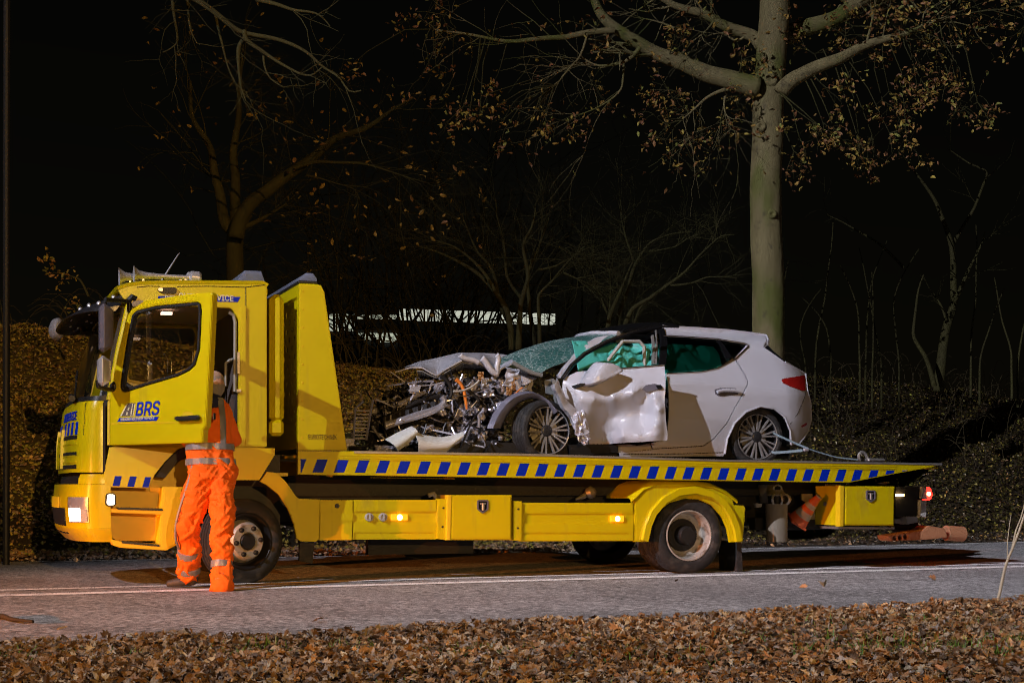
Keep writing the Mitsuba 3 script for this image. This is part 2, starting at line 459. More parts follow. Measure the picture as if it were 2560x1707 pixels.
# far mirror on its arm, seen past the front
fm = np.array((-1.528,2.55,2.532))
pill = lathe([(-.135, 0), (-.13, .05), (-.09, .10), (0, .125), (.09, .115), (.125, .07), (.135, 0)], fm, [.30, -1, .0], 24)
pill.vertices = (pill.vertices - fm) * [.62, 1.35, .95] + fm
put('kerb_mirror', pill, 'chrome', TRUCK)
put('mirror_arm', [tube([fm + [.05, -.1, -.02], (-1.378,2.5,2.533), (-1.314,2.4,2.531), (-1.234,2.2,2.466)], .03, 8)], 'black_plastic', TRUCK)

# ---- open door, hinged at the front pillar
DH, DA = np.array([-1.238, -.03]), math.radians(-49.3)


def on_door(m):
    """local (along the door, depth inward, up) -> truck frame"""
    v = m.vertices
    d, n = np.array([math.cos(DA), math.sin(DA)]), np.array([-math.sin(DA), math.cos(DA)])
    return trimesh.Trimesh(np.column_stack([DH[0] + v[:, 0] * d[0] + v[:, 1] * n[0], DH[1] + v[:, 0] * d[1] + v[:, 1] * n[1], v[:, 2]]), m.faces, process=False)


d_out = [(-0.001,1.259),(1.056,1.266),(1.065,1.377),(1.093,1.405),(1.13,1.92),(1.168,2.519),(1.148,2.544),(0.914,2.545),(0.406,2.52),(0.25,2.448),(0.211,2.401),(0.105,2.109),(0.013,1.775),(-0.001,1.676)]
d_out = Polygon(d_out).buffer(-.012).buffer(.012, quad_segs=4)
d_win = Polygon([(0.145,1.741),(0.178,1.727),(0.419,1.779),(0.788,1.849),(0.914,1.893),(0.976,1.936),(1.025,2.068),(1.044,2.393),(1.031,2.451),(1.0,2.467),(0.535,2.461),(0.322,2.434),(0.267,2.398),(0.213,2.203),(0.152,1.909),(0.132,1.781)]).buffer(-.02).buffer(.02, quad_segs=4)
door = put('door', on_door(plate(d_out, 0, .07, .014, holes=[d_win.buffer(.004)])), 'yellow_paint', TRUCK, label='cab door standing wide open with blue company lettering')
put('window_seal', on_door(plate(d_win, -.006, .05, .004, holes=[d_win.buffer(-.022)])), 'black_plastic', door)
put('window_glass', on_door(box([0, .02, 0], [1, .024, 1]) if False else plate(d_win.buffer(-.01), .02, .023)), 'pane_glass', door, smooth=False)
put('sill_seam', on_door(plate([(0.013,1.456),(1.062,1.446),(1.062,1.438),(0.013,1.448)], -.004, .0)), 'yellow_trim', door)
hd = rounded([(0.785,1.475),(0.796,1.494),(0.948,1.499),(1.039,1.503),(1.056,1.486),(1.048,1.461),(0.927,1.457),(0.814,1.456)], .012)
put('handle', on_door(plate(hd, -.055, -.02, .012)), 'black_plastic', door)
put('handle_recess', on_door(plate(rounded([(0.835,1.518),(0.866,1.536),(0.935,1.532),(0.966,1.505),(0.953,1.442),(0.866,1.442),(0.831,1.461)], .02), -.004, .004, .003)), 'yellow_trim', door)
put('latch', on_door(box([1.155, .015, 1.46], [1.168, .05, 1.52], .006)), 'dark_steel', door)
# sign writing on the door
rd = lambda poly, mat, name, d0=-.003: put(name, on_door(plate(poly, d0, 0.0)), mat, door, smooth=False)
rd([(0.215,1.628),(0.306,1.625),(0.272,1.511),(0.121,1.514)], 'road_sticker', 'road_emblem')
for pts in ([(0.208,1.623),(0.219,1.622),(0.146,1.514),(0.128,1.514)], [(0.228,1.589),(0.238,1.589),(0.231,1.565),(0.215,1.566)], [(0.206,1.549),(0.219,1.548),(0.215,1.523),(0.197,1.523)], [(0.272,1.621),(0.279,1.621),(0.26,1.511),(0.247,1.511)], [(0.301,1.62),(0.308,1.62),(0.284,1.511),(0.275,1.511)]):
    rd(pts, 'white_sticker', 'road_mark', -.006)
tb = text_poly('BRS', 0.116, True)
tb.vertices[:, 0] = tb.vertices[:, 0] * (0.279 / tb.bounds[1][0]) + tb.vertices[:, 1] * .22
o = (0.292, 1.513)
put('lettering', on_door(trimesh.Trimesh(np.column_stack([o[0] + tb.vertices[:, 0], -tb.vertices[:, 2], o[1] + tb.vertices[:, 1] + tb.vertices[:, 0] * .02]), tb.faces, process=False)), 'blue_sticker', door, smooth=False)
rd([(0.121,1.502),(0.573,1.5),(0.549,1.465),(0.093,1.466)], 'blue_sticker', 'banner')
tb = text_poly('BREKING RECOVERY SERVICE', .022, True)
tb.vertices[:, 0] *= 0.39 / tb.bounds[1][0]
o = (0.134, 1.474)
put('small_lettering', on_door(trimesh.Trimesh(np.column_stack([o[0] + tb.vertices[:, 0], -tb.vertices[:, 2] - .003, o[1] + tb.vertices[:, 1] + tb.vertices[:, 0] * .022]), tb.faces, process=False)), 'white_sticker', door, smooth=False)

# ---- cab roof furniture
band = [(-0.809,2.607),(-0.072,2.632),(-0.096,2.583),(-0.822,2.563)]
put('service_banner', plate(band, -.004, -.001), 'blue_sticker', cab, smooth=False)
tb = text_poly('RECOVERY SERVICE', .05, True)
x1 = [(-0.137,2.59)][0]
x0 = [(-0.756,2.566)][0]
tb.vertices[:, 0] *= (x1[0] - x0[0]) / tb.bounds[1][0]
put('banner_lettering', trimesh.Trimesh(np.column_stack([x0[0] + tb.vertices[:, 0], -.005 - tb.vertices[:, 2], x1[1] + tb.vertices[:, 1]]), tb.faces, process=False), 'white_sticker', cab, smooth=False)
mkr = put('marker_lamp', plate(rounded([(-0.823,2.68),(-0.644,2.689),(-0.654,2.631),(-0.763,2.626),(-0.823,2.65)], .02), -.03, .0, .012), 'black_plastic', cab)
put('marker_lens', plate(rounded([(-0.815,2.677),(-0.773,2.679),(-0.773,2.642),(-0.813,2.647)], .015), -.04, -.028, .006), 'chrome', mkr)
put('antenna', tube([(-0.725,0.55,2.793), (-0.563,0.55,3.062), (-0.542,0.55,3.091)], [.012, .007, .005], 6), 'grey_plastic', TRUCK)
for w_, pts in ((.35, [(1100,290),(760,285),(450,262),(385,262)]), (.6, [(1100,300),(700,300),(300,305),(180,310)])):
    p = [truckline for truckline in ([(-0.436,0.35,2.836), (-0.986,0.35,2.834)] if w_ == .35 else [(-0.427,0.6,2.864), (-1.091,0.6,2.845)])]
    a, b = np.array(p[0]), np.array(p[-1])
    ax = (b - a) / np.linalg.norm(b - a)
    Lh = np.linalg.norm(b - a)
    h = put('air_horn', lathe([(0, 0), (0, .018), (Lh * .55, .02), (Lh * .8, .03), (Lh * .92, .045), (Lh * .985, .076), (Lh, .084), (Lh - .004, .076), (Lh * .93, .04), (Lh * .8, .0)], a, ax, 28), 'chrome', TRUCK)
    put('compressor', lathe([(-.06, 0), (-.06, .045), (-.04, .06), (.03, .06), (.05, .03), (.05, 0)], a, ax, 20), 'chrome', h)
    for f in (.15, .85):
        put('bracket', box(a + ax * Lh * f - [.01, .01, .12], a + ax * Lh * f + [.01, .01, 0]), 'chrome', h)


def beacon(p0, p1, z0, z1, name='beacon_bar'):
    """light bar across the truck: low base, ribbed clear lens"""
    b = put(name, box([p0, .10, z0], [p1, W - .1, z0 + .03], .01), 'black_plastic', TRUCK)
    n = 9
    for k in range(n):
        a, c = .12 + k * (W - .24) / n, .12 + (k + 1) * (W - .24) / n - .01
        put('reflector', [box([p0 + .09, a + .03 + .08 * j, z0 + .032], [p1 - .06, a + .07 + .08 * j, z1 - .028]) for j in range(2)], 'chrome', b)
        put('lens', hull(np.vstack([box([p0 + .005, a, z0 + .03], [p1 - .005, c, z0 + .05]).vertices, box([p0 + .07, a + .01, z1 - .02], [p1 - .03, c - .01, z1], .008).vertices])), 'beacon_lens', b)
    return b


q = [(-0.083,2.77),(0.182,2.835),(0.182,2.877)]
beacon(q[0][0], q[1][0], q[0][1] - .02, q[2][1] + .02)
put('roof_shelf', box([q[0][0] - .02, .1, q[0][1] - .10], [q[1][0] + .02, W - .1, q[0][1] - .03], .01), 'yellow_paint', TRUCK)

for pts in ([(-0.643,2.698),(-0.355,2.716),(-0.028,2.722),(0.152,2.752)], [(-1.0,2.675),(-0.901,2.69),(-0.796,2.692)], [(-0.024,2.718),(-0.021,2.427)]):
    put('panel_seam', tube([(a, -.003, b) for a, b in pts], .0035, 4), 'frame_black', cab)
put('panel_seam', tube([(a, -.003, b) for a, b in [(-0.026,2.276),(-0.026,1.266)]], .0035, 4), 'yellow_trim', cab)
# ---- inside the cab
put('interior', [box([-1.18, .1, 1.22], [-.02, W - .1, 1.30]), box([.02, .09, 1.2], [.10, W - .09, 2.66])], 'interior_grey', cab)
put('headliner', box([-.95, .1, 2.60], [.08, W - .1, 2.64]), 'headliner', cab)
lit('dome_lamp', box([-.66, .9, 2.55], [-.56, 1.0, 2.575]), (2.2, 1.5, 1.1), cab)
put('paper', [box([-1.34, .35, 1.70], [-1.20, .62, 1.702]), plate([(-1.30, 1.70), (-1.24, 1.95), (-1.16, 1.95), (-1.22, 1.70)], .30, .302)], 'bumper_white', cab, smooth=False)
put('dashboard', [hull([(-1.45, .25, 1.66), (-1.45, 2.05, 1.66), (-1.15, .12, 1.68), (-1.15, 2.15, 1.68), (-1.1, .12, 1.3), (-1.1, 2.15, 1.3), (-1.4, .3, 1.3), (-1.4, 2.0, 1.3), (-1.2, .12, 1.73), (-1.2, 2.15, 1.73)])], 'interior_grey', cab)
for y0 in (.28, 1.5):
    st = put('seat', box([-.50, y0, 1.30], [-.06, y0 + .5, 1.46], .05), 'seat_cloth', cab)
    put('seat_back', hull(np.vstack([box([-.12, y0, 1.46], [.0, y0 + .5, 1.6], .04).vertices, box([-.06, y0 + .05, 2.0], [.01, y0 + .45, 2.08], .03).vertices])), 'seat_cloth', cab)
cw = np.array([-.92, .55, 1.76])
axw = np.array([.55, -.06, .83])
u1 = np.cross(axw, [0, 1, 0]); u1 /= np.linalg.norm(u1); u2 = np.cross(axw, u1); u2 /= np.linalg.norm(u2)
wheel_pts = [cw + .225 * (math.cos(a) * u1 + math.sin(a) * u2) for a in np.linspace(0, 2 * math.pi, 41)]
put('steering_wheel', [tube(wheel_pts, .02, 8, cap=False), tube([cw + .22 * u1, cw - axw * .03, cw - .22 * u1], .02, 6), tube([cw + .22 * u2, cw - axw * .03], .02, 6), tube([cw - axw * .02, cw - axw * .4], .035, 8)], 'black_plastic', cab)
put('window_frame', plate(win_far, W - .10, W - .05, holes=[win_far.buffer(-.025)]), 'yellow_trim', cab)
put('far_window', plate(win_far.buffer(-.01), W - .05, W - .046), 'pane_glass', cab, smooth=False)
put('grab_rail', [tube([(-0.189,0.1,1.819),(-0.189,0.1,2.026),(-0.153,0.1,2.058),(-0.112,0.1,2.069)], .014, 8), tube([(-0.171,0.03,2.489),(-0.13,0.03,2.465),(-0.116,0.03,2.404),(-0.118,0.03,1.765),(-0.083,0.03,1.766)], .017, 8)], 'galvanised', cab)
put('latch_plate', [plate([(-0.102,2.123),(-0.081,2.124),(-0.081,1.928),(-0.102,1.928)], -.02, .0), plate([(-0.113,1.781),(-0.074,1.782),(-0.074,1.758),(-0.113,1.757)], -.05, 0)], 'galvanised', cab)

# ---- lower cab: wing with stripes, steps, wheel arch
wing = Polygon([(-1.236,1.243),(-0.646,1.254),(-0.536,1.277),(-0.445,1.28),(-0.536,1.265),(-0.636,1.234),(-0.75,1.118),(-0.84,1.0),(-0.899,0.88),(-1.226,0.889),(-1.27,0.903),(-1.281,1.02),(-1.241,1.215)]).buffer(0)
put('wing', plate(wing, 0.0, .06, .012), 'yellow_paint', TRUCK)
for q in ([(-1.189,0.988),(-1.129,0.987),(-1.15,0.898),(-1.209,0.9)], [(-1.058,0.985),(-1.0,0.984),(-1.024,0.892),(-1.082,0.894)], [(-0.926,0.98),(-0.874,0.979),(-0.896,0.886),(-0.951,0.888)]):
    put('stripe', plate(q, -.003, .0), 'blue_sticker', f'{TRUCK}__wing', smooth=False)
put('arch_liner', plate(Polygon([(-0.836,0.982),(-0.746,1.109),(-0.632,1.226),(-0.531,1.278),(-0.43,1.281),(-0.227,1.281),(-0.227,1.209),(-0.491,1.202),(-0.632,1.125),(-0.751,0.972)]).buffer(0), .02, .45), 'frame_black', TRUCK)
put('arch_liner', plate([(-0.723,0.973),(-0.601,1.123),(-0.453,1.204),(-0.453,0.984),(-0.57,0.85),(-0.854,0.85),(-0.854,0.983)], .22, .30, .01), 'yellow_trim', TRUCK)
stp = put('step_unit', [plate([(-1.199,0.911),(-0.698,0.912),(-0.698,0.395),(-1.14,0.401),(-1.199,0.442)], .27, .31),
                        plate(Polygon([(-0.77,0.891),(-0.586,0.891),(-0.586,0.749),(-0.646,0.363),(-0.731,0.319),(-0.805,0.335),(-0.805,0.406),(-0.785,0.689)]).buffer(0), .0, .45, .02),
                        plate([(-1.221,0.699),(-0.741,0.686),(-0.741,0.64),(-1.207,0.661),(-1.221,0.666)], .0, .28, .012),
                        plate([(-1.226,0.426),(-1.139,0.405),(-0.741,0.365),(-0.741,0.319),(-1.148,0.35),(-1.192,0.366)], .0, .30, .012)], 'yellow_trim', TRUCK)
put('step_tread', plate([(-1.155,0.708),(-0.776,0.696),(-0.766,0.682),(-1.16,0.694)], .02, .2), 'black_plastic', stp)
put('step_tread', plate([(-1.126,0.407),(-0.801,0.37),(-0.796,0.358),(-1.126,0.391)], .02, .2), 'black_plastic', stp)

put('step_edge', plate([(-1.163,0.709),(-0.777,0.697),(-0.769,0.676),(-1.166,0.689)], -.006, .02), 'black_plastic', stp)
put('step_edge', plate([(-1.129,0.41),(-0.805,0.374),(-0.797,0.353),(-1.129,0.388)], -.006, .02), 'black_plastic', stp)
# ---- behind the cab: skirt panel, air intake, headboard
put('cab_skirt', plate(Polygon([(-0.129,1.252),(0.254,1.249),(0.254,1.19),(0.108,0.954),(-0.129,0.954)]).buffer(0), .02, .08, .01), 'yellow_paint', TRUCK)
put('air_intake', [box(np.r_[[0.216, 0.06, 1.4849999999999999]], np.r_[[0.354, 0.5, 2.684]], .05), box(np.r_[[0.206, 0.04, 1.365]], np.r_[[0.344, 0.4, 1.515]], .03)], 'yellow_paint', TRUCK)
hb = [(0.482,2.776),(0.688,2.779),(0.72,2.72),(0.94,1.236),(0.471,1.232)]
hbw = put('headboard', plate(hb, .02, .08, .012), 'yellow_paint', TRUCK)
put('headboard', plate(hb, W - .08, W - .02, .0), 'yellow_paint', TRUCK)
f0, f1 = hb[0], hb[4]
put('headboard_frame', [box([f0[0] + .002, .08, 1.25], [f0[0] + .05, .14, f0[1] - .005]), box([f0[0] + .002, W - .14, 1.25], [f0[0] + .05, W - .08, f0[1] - .005]), box([f0[0] + .002, .081, f0[1] - .12], [f0[0] + .22, W - .081, f0[1] + .02], .02), box([f0[0] + .01, .14, 1.25], [f0[0] + .04, W - .14, 1.5])], 'yellow_paint', TRUCK)
for zz in np.linspace(1.35, f0[1] - .06, 9):
    put('rivet', lathe([(0, 0), (0, .010), (-.005, .008), (-.007, 0)], [np.interp(zz, [f1[1], f0[1]], [f1[0], f0[0]]) + .035, .02, zz], [0, 1, 0], 8), 'yellow_trim', hbw)
# perforated sheet: strips with square holes
holes = []
for i in range(14):
    for j in range(9):
        y, z = .20 + j * .22 + (i % 2) * .11, f0[1] - .24 - i * .085
        holes.append(shapely.geometry.box(y, z, y + .055, z + .05))
sheet = shapely.geometry.box(.14, 1.5, W - .14, f0[1] - .12).difference(shapely.unary_union(holes)); sheet = shapely.geometry.polygon.orient(sheet)
sm = to_tm(m3.CrossSection([np.array(sheet.exterior.coords)[:-1].tolist()] + [np.array(i.coords)[:-1].tolist() for i in sheet.interiors]).extrude(.006))
sm = trimesh.Trimesh(np.column_stack([f0[0] + .02 + sm.vertices[:, 2], sm.vertices[:, 0], sm.vertices[:, 1]]), sm.faces, process=False)
put('mesh_sheet', sm, 'yellow_paint', hbw, smooth=False)
tb = text_poly('EUROTECHNIK', .035, False)
x0, x1 = [(0.563,1.336)][0], [(0.836,1.38)][0]
tb.vertices[:, 0] *= (x1[0] - x0[0]) / tb.bounds[1][0]
put('lettering', trimesh.Trimesh(np.column_stack([x0[0] + tb.vertices[:, 0], .018 - tb.vertices[:, 2], x0[1] + tb.vertices[:, 1] * (x1[1] - x0[1]) / .035]), tb.faces, process=False), 'black_plastic', hbw, smooth=False)
q = [(0.331,2.759),(0.677,2.842),(0.677,2.795)]
beacon(f0[0] + .01, q[1][0], f0[1] + .02, q[1][1] + .06, 'beacon_bar')

# ---- deck
dk = f'{TRUCK}__deck'
top = [(0.449,1.223),(0.981,1.225)] + [(4.851,1.161),(7.592,1.142)]
bot = [(7.464,1.107),(7.062,1.045),(6.408,0.937),(5.616,0.945)] + [(0.449,1.006)]
side = top + bot
tz = lambda s_: np.interp(s_, [p[0] for p in top], [p[1] for p in top])
bz = lambda s_: np.interp(s_, [p[0] for p in bot][::-1], [p[1] for p in bot][::-1])
DW = 2.42
put('deck', [plate(side, -.08, -.02, .01), plate(side, DW - .06, DW, 0),
             plate([(s_, z_ - .035) for s_, z_ in top] + [(top[-1][0], top[-1][1] - .05), (top[0][0], top[0][1] - .06)], -.02, DW - .06)], 'yellow_paint', TRUCK)
rail = [(0.98,1.228),(2.727,1.217)] + [(4.848,1.174),(7.593,1.152)]
rz = lambda s_: np.interp(s_, [p[0] for p in rail], [p[1] for p in rail])
rl = [(s_, z_) for s_, z_ in rail]
put('rail', [plate(rl + [(s_, z_ - .022) for s_, z_ in rl[::-1]], -.09, .0, .004), plate(rl + [(s_, z_ - .022) for s_, z_ in rl[::-1]], DW - .08, DW + .01)], 'galvanised', dk)
put('ledge', [plate([(s_, tz(s_) - a) for s_ in (.47, 3, 5, 7.0)] + [(s_, tz(s_) - a - .008) for s_ in (7.0, 5, 3, .47)], -.088, -.08) for a in (.028, .05, .066)], 'yellow_paint', dk)
step = .2017
for k in range(-1, 35):
    s0 = .628 + step * k
    zt, zb_ = tz(s0) - .074, tz(s0) - .199
    q = Polygon([(s0, zt), (s0 + .099, zt), (s0 + .099 - .046, zb_), (s0 - .046, zb_)]).intersection(Polygon(side).buffer(-.012)).intersection(shapely.geometry.box(.47, 0, 9, 2))
    if q.area > 4e-4:
        put('stripe', plate(q, -.0825, -.079), 'blue_sticker', dk, smooth=False)
put('deck_floor', plate([(s_, z_ - .03) for s_, z_ in top] + [(s_, z_ - .034) for s_, z_ in top[::-1]], -.01, DW - .07), 'dark_steel', dk)
# chassis and subframe
put('chassis', [box([-1.3, .75, .55], [7.3, .85, .80]), box([-1.3, 1.45, .55], [7.3, 1.55, .80]), box([.5, .6, .80], [6.6, .72, 1.0]), box([.5, 1.58, .80], [6.6, 1.7, 1.0]), box([.6, .7, .5], [6.9, 1.6, .84]), box([4.4, .4, .34], [4.7, 1.9, .46]), box([-.08, .3, .30], [.08, 2.0, .42]), box([-1.0, .5, .5], [.4, 1.8, 1.2]), box([5.2, 1.3, .45], [7.2, 2.2, .95])], 'frame_black', TRUCK)
for m_ in [plate([(1.241,0.985),(2.102,0.976),(2.102,0.969),(1.241,0.978)], .3, .32), plate([(0.316,1.023),(0.433,1.024),(0.427,0.991),(0.322,0.996)], .28, .32), plate([(0.796,1.008),(0.864,1.006),(0.858,0.986),(0.807,0.989)], .28, .32)]:
    put('subframe_flange', m_, 'yellow_trim', TRUCK)

# ---- near-side skirts and lockers
sk = put('rear_wing', plate(Polygon([(0.179,1.031),(0.266,1.02),(0.352,0.94),(0.45,0.801),(0.477,0.782),(0.674,0.773),(0.663,0.4),(0.636,0.379),(0.493,0.385),(0.455,0.413),(0.428,0.553),(0.374,0.693),(0.287,0.822),(0.179,0.908),(0.115,0.94)]).buffer(0), .0, .06, .012), 'yellow_paint', TRUCK)
put('skirt', [plate([(0.677,0.771),(0.991,0.767),(0.982,0.391),(0.669,0.393)], .0, .05, .012), plate([(0.677,0.654),(0.989,0.65),(0.987,0.568),(0.674,0.571)], -.012, .0, .008)], 'yellow_paint', TRUCK)
put('reflector', plate(ring([(0.835,0.713)][0], .022, 14), -.012, 0.0, .004), 'black_plastic', f'{TRUCK}__skirt')
s1 = put('skirt', [plate([(1.0,0.77),(1.82,0.768),(1.814,0.386),(0.989,0.394)], .02, .06, .0),
                   plate([(1.0,0.77),(1.817,0.768),(1.817,0.651),(1.002,0.655)], .0, .03, .012), plate([(0.998,0.565),(1.814,0.556),(1.814,0.449),(0.993,0.458)], .0, .03, .012), plate([(0.993,0.453),(1.814,0.444),(1.812,0.386),(0.989,0.394)], .0, .03, .012),
                   plate([(1.822,0.779),(1.913,0.775),(1.901,0.38),(1.81,0.392)], -.03, .05, .012)], 'yellow_paint', TRUCK)
mq = [(1.364,0.631),(1.525,0.63),(1.525,0.572),(1.364,0.573)]
lit('side_marker', plate(rounded(mq, .008), -.012, .018, .008), (1.6, .50, .015), s1, 'amber_lens')
lit('bulb', plate(ring(np.mean(mq, 0), .028, 16), -.016, -.008, .003), (30.0, 15.0, 2.5), s1, 'amber_lens')
for c_ in ((980, 597), (1100, 597)):
    pass
for cc in ([(1.148,0.605)][0], [(1.284,0.604)][0]):
    put('socket', [lathe([(0, 0), (0, .04), (-.03, .04), (-.035, .03), (-.02, .022), (-.02, 0)], [cc[0], .02, cc[1]], [0, 1, 0], 20), box([cc[0] - .006, -.04, cc[1] - .03], [cc[0] + .006, -.01, cc[1] + .03])], 'pale_grey', s1)
for cc in ([(1.875,0.689)][0], [(1.867,0.508)][0], [(2.646,0.674)][0], [(2.641,0.489)][0]):
    put('rivet', lathe([(0, 0), (0, .011), (-.006, .009), (-.008, 0)], [cc[0], -.03, cc[1]], [0, 1, 0], 10), 'dark_steel', s1)


def locker(quad, w0, w1, latch, name='locker'):
    (a, b, c_, d) = quad
    t = put(name, plate(quad, w0, w1, .015), 'yellow_paint', TRUCK)
    m = np.mean(quad, 0)
    lidq = [(m[0] + (x - m[0]) * .93, m[1] + (y - m[1]) * .93) for x, y in quad]
    put('lid', plate(lidq, w0 - .012, w0 + .002, .006), 'yellow_paint', t)
    lx, lz = latch
    sh = rounded([(lx - .058, lz + .065), (lx + .058, lz + .065), (lx + .058, lz - .03), (lx, lz - .07), (lx - .058, lz - .03)], .018)
    h = put('latch', plate(sh, w0 - .03, w0 - .01, .006, holes=[sh.buffer(-.016)]), 'grey_plastic', t)
    put('latch_pocket', plate(sh.buffer(-.012), w0 - .016, w0 - .008), 'gloss_black', t)
    put('latch_key', [box([lx - .012, w0 - .036, lz - .04], [lx + .012, w0 - .014, lz + .035], .004), box([lx - .03, w0 - .03, lz + .02], [lx + .03, w0 - .014, lz + .035], .004)], 'galvanised', t)
    return t


t1 = locker([(1.938,0.812),(2.574,0.813),(2.571,0.373),(1.929,0.381)], -.05, .5, [(2.263,0.702)][0])
put('lid_edge', plate([(1.906,0.814),(1.947,0.814),(1.935,0.381),(1.897,0.381)], -.062, .02, .008), 'yellow_trim', t1)
s2 = put('skirt', [plate([(2.594,0.756),(2.689,0.75),(2.683,0.364),(2.594,0.366)], -.03, .05, .012),
                   plate([(2.697,0.737),(3.91,0.73),(3.915,0.345),(2.68,0.356)], .02, .06),
                   plate([(2.703,0.737),(3.904,0.73),(3.91,0.62),(2.714,0.625)], .0, .03, .015), plate([(2.697,0.535),(3.91,0.525),(3.91,0.422),(2.697,0.436)], .0, .03, .012), plate([(2.697,0.428),(3.91,0.415),(3.91,0.346),(2.691,0.357)], .0, .03, .015)], 'yellow_paint', TRUCK)
mq = [(3.652,0.603),(3.798,0.602),(3.798,0.539),(3.652,0.54)]
lit('side_marker', plate(rounded(mq, .008), -.012, .018, .008), (1.6, .50, .015), s2, 'amber_lens')
lit('bulb', plate(ring(np.mean(mq, 0), .028, 16), -.016, -.008, .003), (30.0, 15.0, 2.5), s2, 'amber_lens')

# ---- rear wheel wing: flat side with an arch, rolled lip, domed top
wg = Polygon([(3.921,0.335),(3.915,0.73),(3.939,0.762),(4.057,0.879),(4.224,0.933),(4.622,0.944),(4.842,0.89),(5.003,0.813),(5.052,0.748),(5.065,0.704),(5.183,0.698),(5.202,0.67),(5.171,0.319),(5.021,0.315),(4.99,0.463),(4.929,0.584),(4.805,0.705),(4.646,0.765),(4.489,0.771),(4.32,0.728),(4.2,0.643),(4.129,0.514),(4.093,0.365),(4.069,0.333)]).buffer(0)
rw = put('wheel_wing', plate(wg, .0, .05, .02), 'yellow_paint', TRUCK)
arch = [(4.019,0.345),(4.055,0.494),(4.114,0.622),(4.233,0.75),(4.401,0.836),(4.594,0.858),(4.789,0.814),(4.924,0.726),(5.017,0.595),(5.073,0.463),(5.098,0.331)]
lip = tube([(a, -.02, b) for a, b in arch], .045, 8)
lip.vertices[:, 1] = np.clip(lip.vertices[:, 1], -.05, .05)
put('lip', lip, 'yellow_paint', rw)
topc = [(3.868,0.788),(3.927,0.836),(4.011,0.912),(4.118,0.953),(4.274,0.963),(4.614,0.961),(4.798,0.939),(4.971,0.868),(5.096,0.78)]
put('dome', shell(np.array([[(s_, w_, z_ - d) for s_, z_ in topc] for w_, d in ((-.02, .05), (.0, .02), (.06, .0), (.6, .0))]), .02), 'yellow_paint', rw)

# ---- things hanging behind the rear wheel
put('mudflap', plate([(5.163,0.315),(5.214,0.314),(5.233,-0.008),(5.17,-0.007)], .12, .52), 'rubber', TRUCK)
put('mudflap', plate([(0.504,0.366),(0.642,0.364),(0.625,0.168),(0.5,0.197)], .1, .16), 'rubber', TRUCK)
t2 = locker([(6.359,0.902),(7.008,0.897),(7.0,0.471),(6.354,0.48)], -.05, .5, [(6.685,0.792)][0])
put('lid_edge', plate([(6.305,0.909),(6.357,0.902),(6.35,0.473),(6.303,0.47)], -.062, .02, .008), 'yellow_trim', t2)
put('locker_bracket', [plate([(6.355,0.728),(6.532,0.794),(6.532,0.437),(6.467,0.438),(6.45,0.475),(6.364,0.476)], .28, .34), plate([(6.377,0.921),(6.53,0.921),(6.53,0.794),(6.377,0.802)], .3, .34), plate([(6.346,0.466),(7.074,0.45),(7.066,0.431),(6.35,0.44)], .05, .4)], 'galvanised', TRUCK)
ml = put('lamp_box', plate([(7.291,0.895),(7.648,0.895),(7.648,0.562),(7.291,0.565)], .34, .9), 'underbody', TRUCK)
lit('amber_marker', plate([(7.287,0.817),(7.381,0.817),(7.381,0.785),(7.287,0.785)], .30, .34, .01), (14.0, 8.5, 3.0), ml, 'amber_lens')
tl = put('tail_lamp', plate(rounded([(7.612,0.895),(7.666,0.895),(7.675,0.754),(7.603,0.762)], .01), .28, .6, .01), 'pale_grey', TRUCK)
lit('red_lens', plate(rounded([(7.666,0.895),(7.703,0.895),(7.735,0.861),(7.747,0.807),(7.73,0.754),(7.703,0.742),(7.671,0.746)], .02), .28, .6, .015), (5.0, .10, .06), tl, 'red_lens')
lit('bulb', plate(ring([(7.688,0.815)][0], .025, 14), .268, .285, .004), (22.0, 2.6, 1.2), tl, 'red_lens')
put('number_panel', plate([(7.584,0.746),(7.666,0.742),(7.657,0.552),(7.58,0.56)], .28, .34, .01), 'pale_grey', TRUCK)
put('tow_crossbar', [plate([(7.321,0.533),(7.475,0.532),(7.466,0.483),(7.321,0.484)], .4, .9, .02), plate([(7.403,0.565),(7.557,0.56),(7.562,0.495),(7.413,0.474)], .3, .6, .01)], 'galvanised', TRUCK)
prin('orange_lift', (.40, .20, .10), .65)
put('lift_arm', [plate([(7.357,0.486),(7.671,0.49),(7.721,0.391),(7.547,0.37),(7.357,0.417)], .45, .62, .01), box([5.6, .5, .42], [7.2, .64, .56], .01)], 'underbody', TRUCK)
tb_ = put('towing_beam', plate(Polygon([(7.105,0.355),(7.539,0.407),(7.647,0.459),(7.857,0.427),(7.884,0.327),(7.647,0.307),(7.145,0.295),(7.114,0.318)]).buffer(0), .2, .42, .015, holes=[ring(p, .03, 14) for p in [(7.189,0.324),(7.26,0.331),(7.327,0.342)]]), 'orange_lift', TRUCK)
ta, tb2 = np.array((7.94,0.31,0.373)), np.array((8.171,0.31,0.359))
put('tow_tube', lathe([(0, .0), (0, .085), (np.linalg.norm(tb2 - ta), .085), (np.linalg.norm(tb2 - ta), .062), (.02, .062), (.02, 0)], ta, tb2 - ta, 24), 'orange_lift', tb_)
put('lever', [plate([(7.253,0.937),(7.389,0.953),(7.394,0.934),(7.298,0.914)], .6, .64)], 'galvanised', TRUCK)
for m_ in [plate([(5.545,0.717),(5.627,0.711),(5.623,0.678),(5.558,0.667)], .4, .44), plate([(6.181,0.817),(6.317,0.817),(6.35,0.595),(6.353,0.533),(6.259,0.534),(6.285,0.696),(6.181,0.75)], .5, .52)]:
    put('bracket', m_, 'galvanised', TRUCK)
